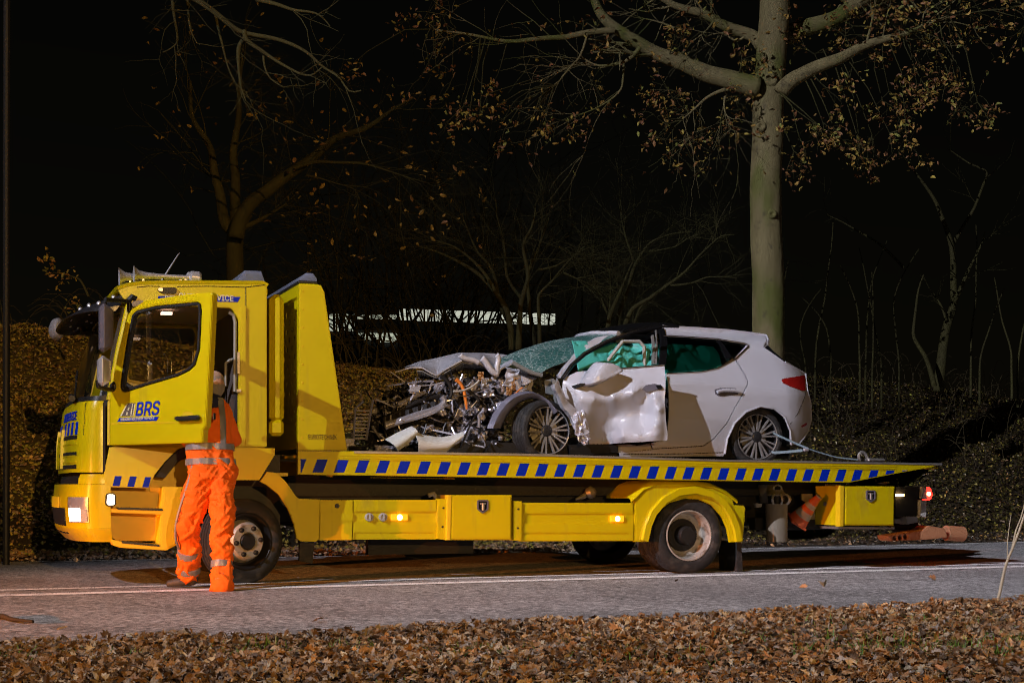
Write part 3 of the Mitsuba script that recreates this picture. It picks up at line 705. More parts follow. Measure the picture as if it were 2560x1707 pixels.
put('valve', [lathe([(-.05, 0), (-.05, .03), (-.02, .06), (.03, .065), (.06, .03), (.06, 0)], np.array((3.646,0.5,0.83)), [.6, -.6, .3], 16), lathe([(0, .0), (0, .03), (.12, .012), (.12, 0)], np.array((3.646,0.5,0.83)) + np.array([-.06, 0, -.03]), [-.9, -.2, -.3], 10)], 'galvanised', TRUCK)
put('air_tank', [lathe([(-.28, 0), (-.27, .09), (-.24, .125), (.24, .125), (.27, .09), (.28, 0)], [2.05, 1.0, .30], [1, 0, 0], 24), box([1.3, .6, .22], [2.4, .7, .5])], 'underbody', TRUCK)
put('clevis', [tube([[(1.858,0.4,0.807),(1.912,0.4,0.824),(1.942,0.4,0.784)][0], [(1.858,0.4,0.807),(1.912,0.4,0.824),(1.942,0.4,0.784)][1], [(1.858,0.4,0.807),(1.912,0.4,0.824),(1.942,0.4,0.784)][2]], .025, 6)], 'chrome', TRUCK)


# ---- wheels
def wheel(at, steer, dual=False, name='wheel', near_side=True, detail=True):
    """tyre, rim, hub and nuts; axis across the truck, outer face towards the viewer when near_side"""
    sgn = 1 if near_side else -1
    Rt = .392

    def rot(m):
        v = m.vertices
        a = math.radians(steer)
        x, y = v[:, 0].copy(), v[:, 1].copy() * sgn
        m2 = trimesh.Trimesh(np.column_stack([at[0] + x * math.cos(a) - y * math.sin(a), at[1] + x * math.sin(a) + y * math.cos(a), at[2] + v[:, 2]]), m.faces if sgn > 0 else m.faces[:, ::-1], process=False)
        return m2
    prof = [(.02, .262), (.005, .275), (-.004, .30), (-.004, .335), (.008, .368), (.022, Rt - .006), (.03, Rt), (.06, Rt), (.064, Rt - .012), (.072, Rt - .012), (.076, Rt), (.106, Rt), (.11, Rt - .012), (.118, Rt - .012), (.122, Rt), (.152, Rt), (.156, Rt - .012), (.164, Rt - .012), (.168, Rt), (.198, Rt), (.206, Rt - .006), (.222, .368), (.234, .33), (.23, .275), (.21, .262)]
    tyre = lathe(prof, [0, 0, 0], [0, 1, 0], 64)
    parent = key_for(f'{TRUCK}__{name}')
    put('tyre', rot(tyre), 'rubber', parent, smooth=30)
    if not detail:
        put('rim', rot(lathe([(.03, .262), (.05, .24), (.06, 0)], [0, 0, 0], [0, 1, 0], 32)), 'wheel_silver', parent)
        return parent
    if dual:
        put('tyre', rot(lathe([(h + .27, r) for h, r in prof], [0, 0, 0], [0, 1, 0], 64)), 'rubber', parent, smooth=30)
        put('rim', rot(lathe([(.018, .262), (.006, .262), (.004, .250), (.02, .238), (.15, .222), (.17, .19), (.17, .10), (.17, .0)], [0, 0, 0], [0, 1, 0], 48)), 'wheel_silver', parent)
        put('hub', rot(lathe([(.168, .17), (.15, .165), (.145, .10), (.06, .095), (.03, .08), (.03, 0)], [0, 0, 0], [0, 1, 0], 32)), 'frame_black', parent)
    else:
        put('rim', rot(lathe([(.018, .262), (.006, .262), (.004, .250), (.02, .238), (.10, .222), (.10, .19)], [0, 0, 0], [0, 1, 0], 48)), 'dark_steel', parent)
        put('disc', rot(lathe([(.10, .20), (.06, .19), (.0, .168), (-.012, .155), (-.012, .088), (.01, .08), (.02, 0)], [0, 0, 0], [0, 1, 0], 48)), 'wheel_silver', parent)
        put('hub', rot(lathe([(-.004, .078), (-.02, .07), (-.02, 0)], [0, 0, 0], [0, 1, 0], 24)), 'frame_black', parent)
        for k in range(6):
            a = k * math.pi / 3 + .1
            put('nut', rot(lathe([(-.012, .024), (-.034, .022), (-.04, .012), (-.04, 0)], [.128 * math.cos(a), 0, .128 * math.sin(a)], [0, 1, 0], 8)), 'dark_steel', parent)
    return parent


wheel([0, 0.03, .39], 20)
wheel([0, 2.22, .39], 18, near_side=False, detail=False)
wheel([4.551, 0.02, .392], 0, dual=True)
wheel([4.551, 2.28, .392], 0, near_side=False, dual=False, detail=False)

# ================================================================== the wrecked car on the deck
CAR = thing('wrecked_car', 'white hatchback with its front end smashed open, lying on the deck of the recovery truck', 'car')


def fw(s_, z_):
    s_, z_ = np.asarray(s_, float), np.asarray(z_, float)
    w = np.interp(z_, [1.2, 1.35, 1.6, 1.88, 1.95, 2.1, 2.4, 2.5, 2.58], [.37, .34, .30, .31, .33, .41, .56, .64, .80])
    return w + np.minimum(.22, .11 * (np.clip(s_ - 5.85, 0, 2) / .35) ** 2)


def skinned(poly, th=.02, off=0.0, refine=.05, extra=None, bev=.004, holes=()):
    """a body panel: the outline bent onto the car's near flank"""
    def warp(v):
        w = fw(v[:, 0], v[:, 2]) + v[:, 1] + off
        if extra is not None:
            w = w + extra(v[:, 0], v[:, 2])
        return np.column_stack([v[:, 0], w, v[:, 2]])
    return plate(poly, 0.0, th, bev, refine, warp, holes)


MID = 1.22
mir_w = lambda m: trimesh.Trimesh(m.vertices * [1, -1, 1] + [0, 2 * MID, 0], m.faces[:, ::-1], process=False)
arch_r = [(5.15,1.245),(5.163,1.402),(5.236,1.57),(5.371,1.691),(5.543,1.752),(5.715,1.734),(5.844,1.645),(5.929,1.496),(5.956,1.339)]
quarter = [(4.621,2.637),(5.021,2.628),(5.437,2.607),(5.717,2.587),(5.896,2.574),(5.745,2.42),(5.977,2.249),(6.282,2.149),(6.21,1.946),(6.264,1.801),(6.268,1.641),(6.209,1.504),(6.074,1.378)] + arch_r[::-1] + [(5.135,1.218),(4.53,1.208),(3.935,1.201),(3.918,1.247),(4.282,1.276),(4.3,1.285),(4.889,1.32),(5.005,1.398),(5.142,1.556),(5.247,1.737),(5.361,1.895),(5.439,2.02),(5.426,2.095),(5.355,2.279),(5.54,2.428),(5.54,2.451),(5.206,2.491),(4.567,2.507)]
qk = put('rear_quarter', skinned(quarter, .02), 'white_paint', CAR)
put('rear_quarter', mir_w(skinned(quarter, .02)), 'white_paint', CAR)
put('arch_lip', tube([(a, fw(a, b) - .004, b) for a, b in arch_r], .012, 6), 'white_paint', qk)
rd_poly = [(4.473,2.078),(4.887,2.113),(5.1,2.157),(5.343,2.268),(5.417,2.092),(5.429,2.02),(5.353,1.897),(5.239,1.739),(5.133,1.558),(4.998,1.404),(4.884,1.328),(4.302,1.292),(4.278,1.351),(4.445,1.382)]


def crease(s_, z_):
    zc = 1.982
    return -.012 * np.exp(-((z_ - zc) / .03) ** 2) + .014 * np.exp(-((z_ - zc + .09) / .07) ** 2)


put('rear_door', skinned(rd_poly, .02, -.002, .04, crease), 'white_paint', CAR)
put('rear_door', mir_w(skinned(rd_poly, .02, -.002)), 'white_paint', CAR)
cr = [(5.494,2.047),(5.69,2.067),(5.879,2.089)]
# glass, trim
put('rear_window', skinned([(4.567,2.499),(5.197,2.485),(5.239,2.29),(5.166,2.2),(5.037,2.149),(4.477,2.093)], .004, .012, .1, None, 0), 'tinted_glass', CAR)
put('quarter_window', skinned([(5.234,2.476),(5.539,2.439),(5.35,2.29),(5.314,2.29)], .004, .012, .1, None, 0), 'tinted_glass', CAR)
put('window_pillar', skinned([(5.197,2.485),(5.239,2.477),(5.321,2.289),(5.237,2.259)], .02, .0, .1), 'gloss_black', CAR)
prin('trim_metal', (.75, .66, .55), .22, 1.0)


def on_flank(pts, off=-.01):
    return [(a, float(fw(a, b)) + off, b) for a, b in pts]


put('window_trim', tube(on_flank([(4.567,2.507),(4.872,2.503),(5.206,2.491),(5.52,2.451),(5.556,2.434),(5.553,2.418),(5.351,2.274),(5.1,2.157),(4.887,2.113),(4.474,2.082)]), .009, 6), 'trim_metal', CAR)
put('b_pillar', skinned([(4.563,2.596),(4.638,2.609),(4.489,2.179),(4.398,2.169)], .03, -.02, .1), 'gloss_black', CAR)
h = put('door_handle', skinned([(5.014,1.923),(5.095,1.947),(5.257,1.947),(5.306,1.918),(5.286,1.875),(5.164,1.857),(5.057,1.85),(5.01,1.875)], .02, .003, .1), 'grey_plastic', CAR)
put('grip', tube(on_flank([(5.02,1.897),(5.089,1.913),(5.211,1.916),(5.294,1.908)], -.03), .018, 8), 'white_paint', h)
tlz = [(5.857,2.057),(5.917,2.071),(6.266,2.126),(6.184,1.945),(6.124,1.937),(5.945,1.978),(5.862,2.016)]
put('tail_lamp', skinned(tlz, .03, -.008, .05), 'red_lens', CAR)
put('tail_lamp', mir_w(skinned(tlz, .03, -.008, .05)), 'red_lens', CAR)
# roof: black glass forward, white behind; hatch glass, tail
roofz = [(4.041,2.516),(4.188,2.555),(4.413,2.597),(4.621,2.617),(4.83,2.618)]


def across(line, mat, name, crown=.035, th=.02):
    rows = []
    for s_, z_ in line:
        a = float(fw(s_, z_)) + .0
        b = 2 * MID - a
        rows.append([[s_ - (.0 if True else 0), a + (b - a) * t, z_ + crown * math.sin(math.pi * t) - .004] for t in np.linspace(0, 1, 15)])
    return put(name, shell(np.array(rows), th), mat, CAR)


across(roofz, 'gloss_black', 'glass_roof', .075)
across([(4.83,2.618),(5.021,2.618),(5.437,2.608),(5.717,2.588),(5.896,2.574),(5.868,2.518)], 'white_paint', 'rear_roof')
sp = [(5.703,2.584),(5.896,2.574),(5.877,2.526),(5.816,2.458),(5.746,2.421),(5.681,2.484)]
put('spoiler', [skinned(sp, .05, .02, .05), ], 'white_paint', CAR)
sps = [(a, b) for a, b in sp[1:5]]
across(sps, 'white_paint', 'spoiler', .0)
put('hatch_glass', skinned([(5.813,2.457),(5.744,2.418),(5.837,2.325),(5.973,2.247),(5.972,2.279),(5.861,2.381)], .03, .01, .1), 'gloss_black', CAR)
put('bumper_seam', tube(on_flank([(5.919,1.568),(6.031,1.692),(6.15,1.868),(6.201,1.946)], -.002), .004, 5), 'black_plastic', CAR)
put('reflector', skinned([(6.088,1.56),(6.185,1.594),(6.199,1.57),(6.1,1.536)], .01, -.004, .1), 'red_lens', CAR)
put('sill_seam', tube(on_flank([(5.124,1.259),(4.659,1.241),(3.958,1.229)], -.002), .004, 5), 'black_plastic', CAR)
across([(5.977,2.249),(6.282,2.149),(6.21,1.946),(6.264,1.801),(6.268,1.641),(6.209,1.504),(6.074,1.378)], 'white_paint', 'tail', .0)
put('aerial_fin', hull([(4.63, 1.20, 2.50), (4.63, 1.24, 2.50), (4.80, 1.19, 2.50), (4.80, 1.25, 2.50), (4.80, 1.21, 2.60), (4.80, 1.23, 2.60)]), 'gloss_black', CAR)
# sills and floor
put('sill', skinned([(3.356,1.322),(3.904,1.323),(3.911,1.249),(3.628,1.224),(3.379,1.199)], .03, .01, .1), 'black_plastic', CAR)
put('inner_sill', skinned([(3.903,1.33),(4.05,1.334),(4.129,1.321),(4.275,1.346),(4.301,1.282),(3.911,1.247)], .03, .03, .1), 'pale_grey', CAR)
put('floor', [box([2.0, .45, 1.2], [6.0, 1.95, 1.34]), box([5.7, .6, 1.3], [6.05, 1.85, 1.6])], 'underbody', CAR)
put('wheel_house', [box([5.0, .60, 1.2], [6.0, .64, 1.8]), box([5.0, .40, 1.70], [5.98, .64, 1.78])], 'underbody', CAR)

# ---- crumpled front door, ajar at its rear edge
fd = [(0.003,1.997),(0.142,2.068),(0.429,2.092),(1.04,2.136),(1.045,1.987),(1.031,1.756),(1.047,1.528),(1.064,1.426),(1.061,1.365),(0.769,1.346),(0.517,1.337),(0.277,1.333),(0.263,1.414),(0.133,1.585),(0.038,1.756),(-0.009,1.893)]
# how far the skin was pushed in (+) or out (-), surveyed over the door
DP = np.array([(0.141,2.035),(0.429,2.071),(0.774,2.094),(1.027,2.118),(0.082,1.87),(0.378,1.87),(0.607,1.916),(0.756,1.94),(0.917,1.963),(1.031,1.963),(0.173,1.767),(0.31,1.761),(0.504,1.79),(0.697,1.83),(0.772,1.87),(0.31,1.716),(0.424,1.699),(0.595,1.699),(0.743,1.756),(0.834,1.801),(0.914,1.778),(1.016,1.778),(0.31,1.585),(0.424,1.573),(0.537,1.607),(0.674,1.584),(0.788,1.641),(0.868,1.641),(0.959,1.664),(1.033,1.641),(0.299,1.46),(0.425,1.449),(0.516,1.46),(0.59,1.471),(0.744,1.482),(0.835,1.494),(0.937,1.516),(1.04,1.528),(0.3,1.346),(0.426,1.346),(0.517,1.346),(0.591,1.403),(0.768,1.403),(0.939,1.414),(1.053,1.414),(1.054,1.369),(0.768,1.352),(0.036,1.756),(-0.009,1.893),(0.127,1.585),(0.254,1.414),(0.235,1.642)])
DV = np.array([0, 0, 0, 0, .0, .01, 0, -.02, 0, 0, -.05, -.06, -.05, -.055, -.03, -.02, .03, .04, .03, .05, -.03, 0, .05, .10, .10, .06, .09, .06, -.05, 0, .10, .14, .12, .02, .01, .02, -.055, 0, .14, .17, .15, -.02, -.04, -.05, 0, 0, -.02, .06, .04, .08, .10, .0]) * 1.5
from scipy.interpolate import RBFInterpolator
DRBF = RBFInterpolator(DP, DV, kernel='linear', smoothing=.003)
FD1, ZLOW = max(p[0] for p in fd), min(p[1] for p in fd)
OSH, OWH, OAN = (3.261, 0.3, -0.36652)


def hung(v):
    """door frame (along, depth, up) -> truck frame: hinged at its front edge, standing open"""
    v = np.asarray(v, float)
    off = fw(np.full(len(v), 4.5), v[:, 2]) - .30 + v[:, 1]
    return np.column_stack([OSH + v[:, 0] * math.cos(OAN) - off * math.sin(OAN), OWH + v[:, 0] * math.sin(OAN) + off * math.cos(OAN), v[:, 2]])


def leaf_panel(poly, th=.02, off=0.0, refine=.05, extra=None, bev=.004):
    return plate(poly, 0.0, th, bev, refine, lambda v: hung(np.column_stack([v[:, 0], v[:, 1] + off + (extra(v[:, 0], v[:, 2]) if extra is not None else 0), v[:, 2]])))


def rod(pts, off, r):
    return tube(hung(np.array([(a, off, b) for a, b in pts])), r, 6)




def dents(s_, z_):
    q = np.stack([s_, z_], 1) + .02 * np.stack([meshkit.noise(np.stack([s_ * 9, z_ * 9, s_ * 0], -1)) - .5, meshkit.noise(np.stack([s_ * 9, z_ * 9, s_ * 0 + 5], -1)) - .5], 1)
    return DRBF(q) * np.clip((FD1 - s_) / .06, 0, 1)


dk_ = put('front_door', leaf_panel(fd, .018, .0, .022, dents, .003), 'white_paint', CAR, smooth=60, label='front door crumpled and dented, hanging ajar')
FR = [(-0.002,1.997),(0.097,2.14),(0.227,2.258),(0.461,2.392),(0.722,2.489),(1.044,2.567)]
put('window_frame', rod(FR, .0, .022), 'gloss_black', dk_)
put('frame_trim', rod([(a, b + .012) for a, b in FR], -.022, .008), 'trim_metal', dk_)
put('sill_trim', rod([(0.418,2.085),(0.66,2.106),(1.04,2.14)], -.012, .009), 'trim_metal', dk_)
put('inner_panel', leaf_panel([(a, b) for a, b in [(0.037,1.987),(0.429,2.071),(1.033,2.118),(1.036,1.38),(0.311,1.414)]], .02, .27, .1), 'interior_grey', dk_)
hh = np.array([(0.8,1.881),(0.835,1.922),(0.927,1.94),(0.995,1.916),(1.011,1.881),(0.937,1.87),(0.857,1.853)])
hh[:, 1] -= .0
put('handle_cup', leaf_panel(hh, .01, -.022, .05), 'grey_plastic', dk_)
put('key_lock', leaf_panel([(0.938,1.922),(0.99,1.928),(1.011,1.893),(0.96,1.881)], .02, -.035, .05), 'gloss_black', dk_)
put('frame_post', [tube([(a, float(fw(a, b)) - .0, b) for a, b in [(4.433,2.497),(4.396,2.349),(4.347,2.175)]], .02, 6), tube([(a, float(fw(a, b)) - .01, b) for a, b in [(4.547,2.596),(4.436,2.388),(4.376,2.176)]], .012, 6)], 'galvanised', CAR)
# A pillar, crumpled, and door mirror
put('a_pillar', skinned([(3.256,2.032),(3.352,2.13),(3.577,2.355),(3.801,2.466),(4.048,2.516),(4.226,2.539),(3.91,2.445),(3.632,2.317),(3.441,2.165),(3.275,2.002)], .05, .05, .05, lambda s_, z_: .05 * (meshkit.fbm(np.stack([s_ * 9, z_ * 9, s_ * 0], -1), 3) - .5)), 'white_paint', CAR)
mh = [(3.526,2.152),(3.621,2.153),(3.719,2.11),(3.745,2.072),(3.623,1.997),(3.473,1.922),(3.424,1.924),(3.421,1.991)]
mm = np.array([[a, .12, b] for a, b in mh] + [[a + .05, -.02, b * .9 + .1 * mh[0][1] - .02] for a, b in mh] + [[a, .22, b * .94 + .06 * mh[0][1] - .03] for a, b in mh])
mmesh = hull(mm)
mmesh = mmesh.subdivide().subdivide()
trimesh.smoothing.filter_taubin(mmesh, iterations=8)
cm = put('mirror', mmesh, 'white_paint', CAR, smooth=True)
put('mirror_foot', hull([(mh[6][0] - .08, .32, mh[6][1] - .01), (mh[6][0] + .02, .32, mh[6][1] - .01), (mh[6][0] - .05, .12, mh[6][1] + .01), (mh[6][0] + .06, .12, mh[6][1] + .01), (mh[6][0] - .05, .12, mh[6][1] - .02), (mh[6][0] - .06, .32, mh[6][1] - .05)]), 'black_plastic', cm)
# cabin: side airbag curtains, seats, inner trim
prin('airbag_cloth', (.07, .42, .36), .5)
cl = []
ca, cb = [(3.494,2.149)][0], [(5.194,2.201)][0]
for zt in np.linspace(0, 1, 26):
    row = []
    for x in np.linspace(ca[0], cb[0], 110):
        z = 1.92 + .5 * zt
        bulge = .10 * math.sin(math.pi * zt) * (.6 + .4 * math.sin(x * 9))
        n = meshkit.fbm(np.array([x * 4.2, z * 3.0, 1.0]), 4) - .5
        n2 = abs(meshkit.noise(np.array([x * 7.0 + z * 4, z * 2.0, 7.0])) - .5)
        row.append([x, float(fw(x, z)) + max(.045, .17 - bulge + .34 * n - .30 * n2), z + .03 * n])
    cl.append(row)
put('airbag', shell(np.array(cl), .01), 'airbag_cloth', CAR, smooth=True, label='teal side airbag curtain hanging inside the windows')
put('cabin', [box([4.3, 1.9, 1.5], [5.4, 2.0, 2.4]), box([3.3, .5, 1.35], [5.6, 1.95, 1.4]), box([5.35, .6, 1.4], [5.45, 1.9, 2.3])], 'interior_grey', CAR)
for sx, wy in ((3.95, .62), (3.95, 1.35), (4.85, .7)):
    put('seat', [hull(np.vstack([box([sx, wy, 1.75], [sx + .15, wy + .48, 1.85], .05).vertices, box([sx + .22, wy + .06, 2.25], [sx + .30, wy + .42, 2.3], .03).vertices])), box([sx + .2, wy + .12, 2.3], [sx + .3, wy + .36, 2.45], .04)], 'seat_cloth', CAR)
put('inner_frame', [tube([(a, .55, b) for a, b in [(3.799,2.126),(4.044,2.419),(4.233,2.426),(4.292,2.371),(4.295,2.17)]], .02, 6)], 'pale_grey', CAR)


prin('lens_grey', (.5, .5, .56), .15, .3)
# ---- shattered windscreen
def crack_fn(p, n, uv):
    q = (p.x * .93 + p.y * .35)
    a, b, c = voronoi(q * 22 + noise(p.z * 5, q * 5) * 2, p.z * 22 + p.y * 9)
    e = smoothstep(.16, .02, b - a)
    far_ = smoothstep(.3, .7, fbm(q * 4, p.z * 5, p.y * 3))
    return mix(mix((.05, .17, .16), (.22, .38, .36), c * far_), (.75, .82, .82), e * (.25 + .6 * far_))


scene['shattered_glass'] = {'type': 'principledthin', 'base_color': proc(crack_fn), 'roughness': .25, 'spec_trans': .35, 'diff_trans': .3, 'eta': 1.5}
base_n, top_n = (3.1,0.5,2.052), (4.025,0.62,2.504)
rows = []
for k, f in enumerate(np.linspace(0, 1, 14)):
    row = []
    for t in np.linspace(0, 1, 26):
        bow = math.sin(math.pi * t)
        b = np.array(base_n) + [-.38 * bow ** .7, 1.42 * t, .02 * bow + .10 * bow]
        u = np.array(top_n) + [-.14 * bow, 1.2 * t, .03 * bow]
        p = b * (1 - f) + u * f
        sag = .05 * math.sin(math.pi * f) * bow
        p = p + np.array([-sag * .3 + .02 * (meshkit.fbm(p * 6, 3) - .5), 0, sag + .05 * (meshkit.fbm(p * 5 + 3, 3) - .5)])
        row.append(p)
    rows.append(row)
put('windscreen', shell(np.array(rows), .004), 'shattered_glass', CAR, smooth=False, label='windscreen shattered into a sagging web of cracks')
put('windscreen_header', tube([np.array(r) + [0, 0, .01] for r in rows[-1]], .03, 6), 'white_paint', CAR)
put('cowl', tube([np.array(r) + [-.02, 0, -.02] for r in rows[0]], .035, 6), 'black_plastic', CAR)
put('rear_view_mirror', [box(np.array(top_n) + [-.02, .5, -.14], np.array(top_n) + [.02, .75, -.07], .015)], 'black_plastic', CAR)

# ---- bonnet pushed up into a tent
hn = [(2.846,0.62,2.191),(2.746,0.62,2.122),(2.664,0.62,2.045),(2.583,0.62,2.085),(2.479,0.62,2.158),(2.375,0.62,2.155),(2.295,0.62,2.174),(2.169,0.62,2.095),(2.021,0.62,2.004),(1.942,0.62,2.034),(1.864,0.62,2.07),(1.729,0.62,2.066),(1.585,0.62,2.035)]
hm_ = [(3.066,1.25,2.271),(3.017,1.25,2.291),(2.956,1.25,2.297),(2.859,1.25,2.302),(2.725,1.25,2.303),(2.593,1.25,2.301),(2.479,1.25,2.301),(2.354,1.25,2.27),(2.224,1.25,2.236),(2.129,1.25,2.214),(2.036,1.25,2.195),(1.907,1.25,2.144),(1.77,1.25,2.091)]
hf = [(3.28,1.85,2.315),(3.229,1.85,2.338),(3.166,1.85,2.345),(3.065,1.85,2.35),(2.926,1.85,2.352),(2.788,1.85,2.352),(2.682,1.85,2.35),(2.552,1.85,2.319),(2.416,1.85,2.283),(2.318,1.85,2.26),(2.221,1.85,2.238),(2.087,1.85,2.188),(1.947,1.85,2.137)]
from scipy.interpolate import make_interp_spline
q = np.linspace(0, 1, 13)
qq = np.linspace(0, 1, 60)
ln = [np.column_stack([np.interp(qq, q, np.array(h_)[:, k]) for k in range(3)]) for h_ in (hn, hm_, hf)]
rows = []
for t in np.linspace(0, 2, 40):
    i = min(int(t), 1)
    f = t - i
    f = f ** .6 if i == 0 else f
    r = ln[i] * (1 - f) + ln[i + 1] * f
    nz = meshkit.fbm(np.column_stack([r[:, 0] * 5, r[:, 1] * 5, r[:, 2] * 3]), 3) - .5
    cr_ = np.abs(meshkit.noise(np.column_stack([r[:, 0] * 6, r[:, 1] * 3, r[:, 2] * 2 + 3])) - .5)
    side_w = np.clip(1 - t, 0, 1)
    fr_ = np.clip((r[:, 0] - 2.1) / .5, 0, 1)
    r = r + np.column_stack([nz * .03 * side_w, nz * .05 * side_w, (nz * .05 * side_w - .09 * cr_ * fr_ * (t < 1.0))])
    rows.append(r)
put('bonnet', shell(np.array(rows), .012), 'white_paint', CAR, smooth=25, label='bonnet buckled upwards into a folded tent')
prin('grey_primer', (.22, .23, .23), .5)
put('bonnet_liner', shell(np.array([ln[0] + [0, .02, -.02], ln[0] * .5 + ln[1] * .5 + [.03, 0, -.13], ln[1] + [.05, 0, -.10]])[:, 14:52], .01), 'grey_primer', CAR)
pz = [tube([(2.482,0.58,2.199),(2.534,0.58,2.146),(2.603,0.58,2.061),(2.661,0.58,2.04)], .035, 8, sub=14), tube([(2.645,0.6,2.238),(2.669,0.6,2.206),(2.657,0.6,2.129),(2.675,0.6,2.048)], .03, 8, sub=14), tube([(2.254,0.6,2.226),(2.299,0.6,2.194),(2.391,0.6,2.176),(2.46,0.6,2.145)], .03, 8, sub=14)]
for p_ in pz:
    put('fold', p_, 'white_paint', CAR, smooth=True)


# hoses, cables and readable parts of the front end
put('radiator_hose', tube([(2.042,0.58,2.002),(2.11,0.58,1.961),(2.156,0.58,1.876),(2.139,0.58,1.789)], .022, 8, sub=16), 'black_plastic', CAR)
put('radiator_hose', tube([(2.368,0.6,1.969),(2.334,0.6,1.903),(2.38,0.6,1.839),(2.437,0.6,1.796),(2.426,0.6,1.709)], .02, 8, sub=18), 'black_plastic', CAR)
put('wiring_loom', tube([(2.168,0.55,1.852),(2.259,0.55,1.86),(2.362,0.55,1.9),(2.443,0.55,1.967)], .012, 6, sub=16), 'pale_grey', CAR)
put('tie_rod', tube([(2.423,0.56,1.685),(2.448,0.56,1.577),(2.444,0.56,1.48)], .014, 8), 'torn_steel', CAR)
put('washer_bottle', hull(np.array([(2.915,0.6,2.071), (3.045,0.6,2.074), (3.092,0.6,2.009), (2.95,0.6,1.928), (2.941,0.7,1.99), (3.128,0.75,1.998)])), 'white_paint', CAR)
put('headlamp_shell', hull(np.array([(1.722,0.56,1.885), (1.834,0.56,1.899), (1.812,0.56,1.839), (1.706,0.58,1.844), (1.816,0.72,1.876)])), 'lens_grey', CAR)
put('oil_pan', hull(np.array([(2.368,0.7,1.418), (2.542,0.7,1.442), (2.565,0.7,1.333), (2.466,0.75,1.267), (2.362,0.75,1.321), (2.426,0.6,1.383)])), 'alu_cast', CAR)

# ---- wheels
def car_wheel(at, steer, name='wheel', far=False, tyre_turn=0):
    def rot(m, more=0):
        a = math.radians(steer + more)
        v = m.vertices
        x, y = v[:, 0], v[:, 1] * (-1 if far else 1)
        return trimesh.Trimesh(np.column_stack([at[0] + x * math.cos(a) - y * math.sin(a), at[1] + x * math.sin(a) + y * math.cos(a), at[2] + v[:, 2]]), m.faces[:, ::-1] if far else m.faces, process=False)
    Rr, Rt = .243, .318
    w = key_for(f'{CAR}__{name}')
    prof = [(.02, Rr), (.005, Rr + .01), (.0, Rr + .03), (.01, Rt - .015), (.025, Rt - .002)]
    for k in range(4):
        h0 = .03 + k * .042
        prof += [(h0, Rt), (h0 + .034, Rt), (h0 + .036, Rt - .008), (h0 + .040, Rt - .008)]
    prof += [(.20, Rt), (.215, Rt - .015), (.222, Rr + .03), (.205, Rr)]
    put('tyre', rot(lathe(prof, [0, 0, 0], [0, 1, 0], 56), tyre_turn), 'rubber', w, smooth=30)
    if far:
        put('rim', rot(lathe([(.02, Rr), (.03, .2), (.05, 0)], [0, 0, 0], [0, 1, 0], 32)), 'dark_steel', w)
        return w
    put('rim', rot(lathe([(.03, Rr - .012), (.014, Rr - .010), (.008, Rr), (.014, Rr + .003), (.02, Rr), (.19, Rr - .02), (.19, .10), (.17, .0)], [0, 0, 0], [0, 1, 0], 56)), 'alloy_dark', w)
    put('rim_edge', rot(lathe([(.012, Rr + .002), (.004, Rr - .001), (.006, Rr - .008), (.016, Rr - .010)], [0, 0, 0], [0, 1, 0], 56)), 'alloy_bright', w)
    for k in range(10):
        for dv in (-1, 1):
            b = k * math.pi / 5 + .16
            b1 = b + dv * .115
            p0 = np.array([math.cos(b + dv * .05) * .045, .028, math.sin(b + dv * .05) * .045])
            p1 = np.array([math.cos(b1) * (Rr - .008), .018, math.sin(b1) * (Rr - .008)])
            d = p1 - p0
            nn = np.array([-d[2], 0, d[0]]) / np.linalg.norm(d)
            tri = [p0 + nn * .008, p0 - nn * .008, p1 + nn * .0085, p1 - nn * .0085]
            put('spoke', rot(hull([t for t in tri] + [t + [0, .035, 0] - nn * 0 for t in tri])), 'alloy_bright', w, smooth=False)
    put('hub', rot(lathe([(.06, .066), (.026, .06), (.018, .045), (.018, .03), (.014, .028), (.014, 0)], [0, 0, 0], [0, 1, 0], 30)), 'alloy_dark', w)
    put('brake_disc', rot(lathe([(.12, .155), (.11, .155), (.11, .08), (.08, .075), (.08, 0)], [0, 0, 0], [0, 1, 0], 36)), 'galvanised', w)
    return w


prin('alloy_bright', (.30, .29, .28), .35, .4)
prin('alloy_dark', (.03, .03, .033), .35, .3)
rwc = (5.554,0.36,1.43)
car_wheel(rwc, 0)
fwc = (3.121,0.4,1.463)
car_wheel([fwc[0], fwc[1] - .03, fwc[2]], 1, tyre_turn=17)
car_wheel([rwc[0] + .1, 2.08, rwc[2]], 0, far=True)
car_wheel([fwc[0] - .3, 2.05, fwc[2]], 8, far=True)

# ---- the torn-open front end
prin('torn_steel', (.66, .66, .76), .28, .72)
prin('alu_cast', (.5, .5, .56), .35, .6)
prin('orange_cable', (.75, .22, .03), .5)
prin('rust_part', (.45, .25, .10), .6)
prin('foil', (.85, .85, .97), .2, .5)
prin('liner_grey', (.20, .20, .27), .32, .3)


def crumple(c, sx, sz, depth, amp, seed, n=14, tilt=0.0):
    """a torn piece of sheet: a buckled grid"""
    g = np.random.default_rng(seed)
    rows = []
    ph = g.random(4) * 9
    for i in range(n):
        row = []
        for j in range(n):
            x, z = (i / (n - 1) - .5) * sx, (j / (n - 1) - .5) * sz
            q = np.array([x * 9 / max(sx, .1) * .5 + ph[0], z * 4.5 / max(sz, .1) + ph[1], ph[2]])
            y = amp * (np.abs(meshkit.noise(q) - .5) * 2 + .6 * (meshkit.noise(q * 2.3) - .5))
            e = .12 * (meshkit.noise(q * 1.7 + 4) - .5)
            row.append([c[0] + (x + e * sx) * math.cos(tilt) - z * math.sin(tilt), c[1] + y + depth * x / sx, c[2] + x * math.sin(tilt) + (z + e * sz) * math.cos(tilt)])
        rows.append(row)
    return shell(np.array(rows), .006)


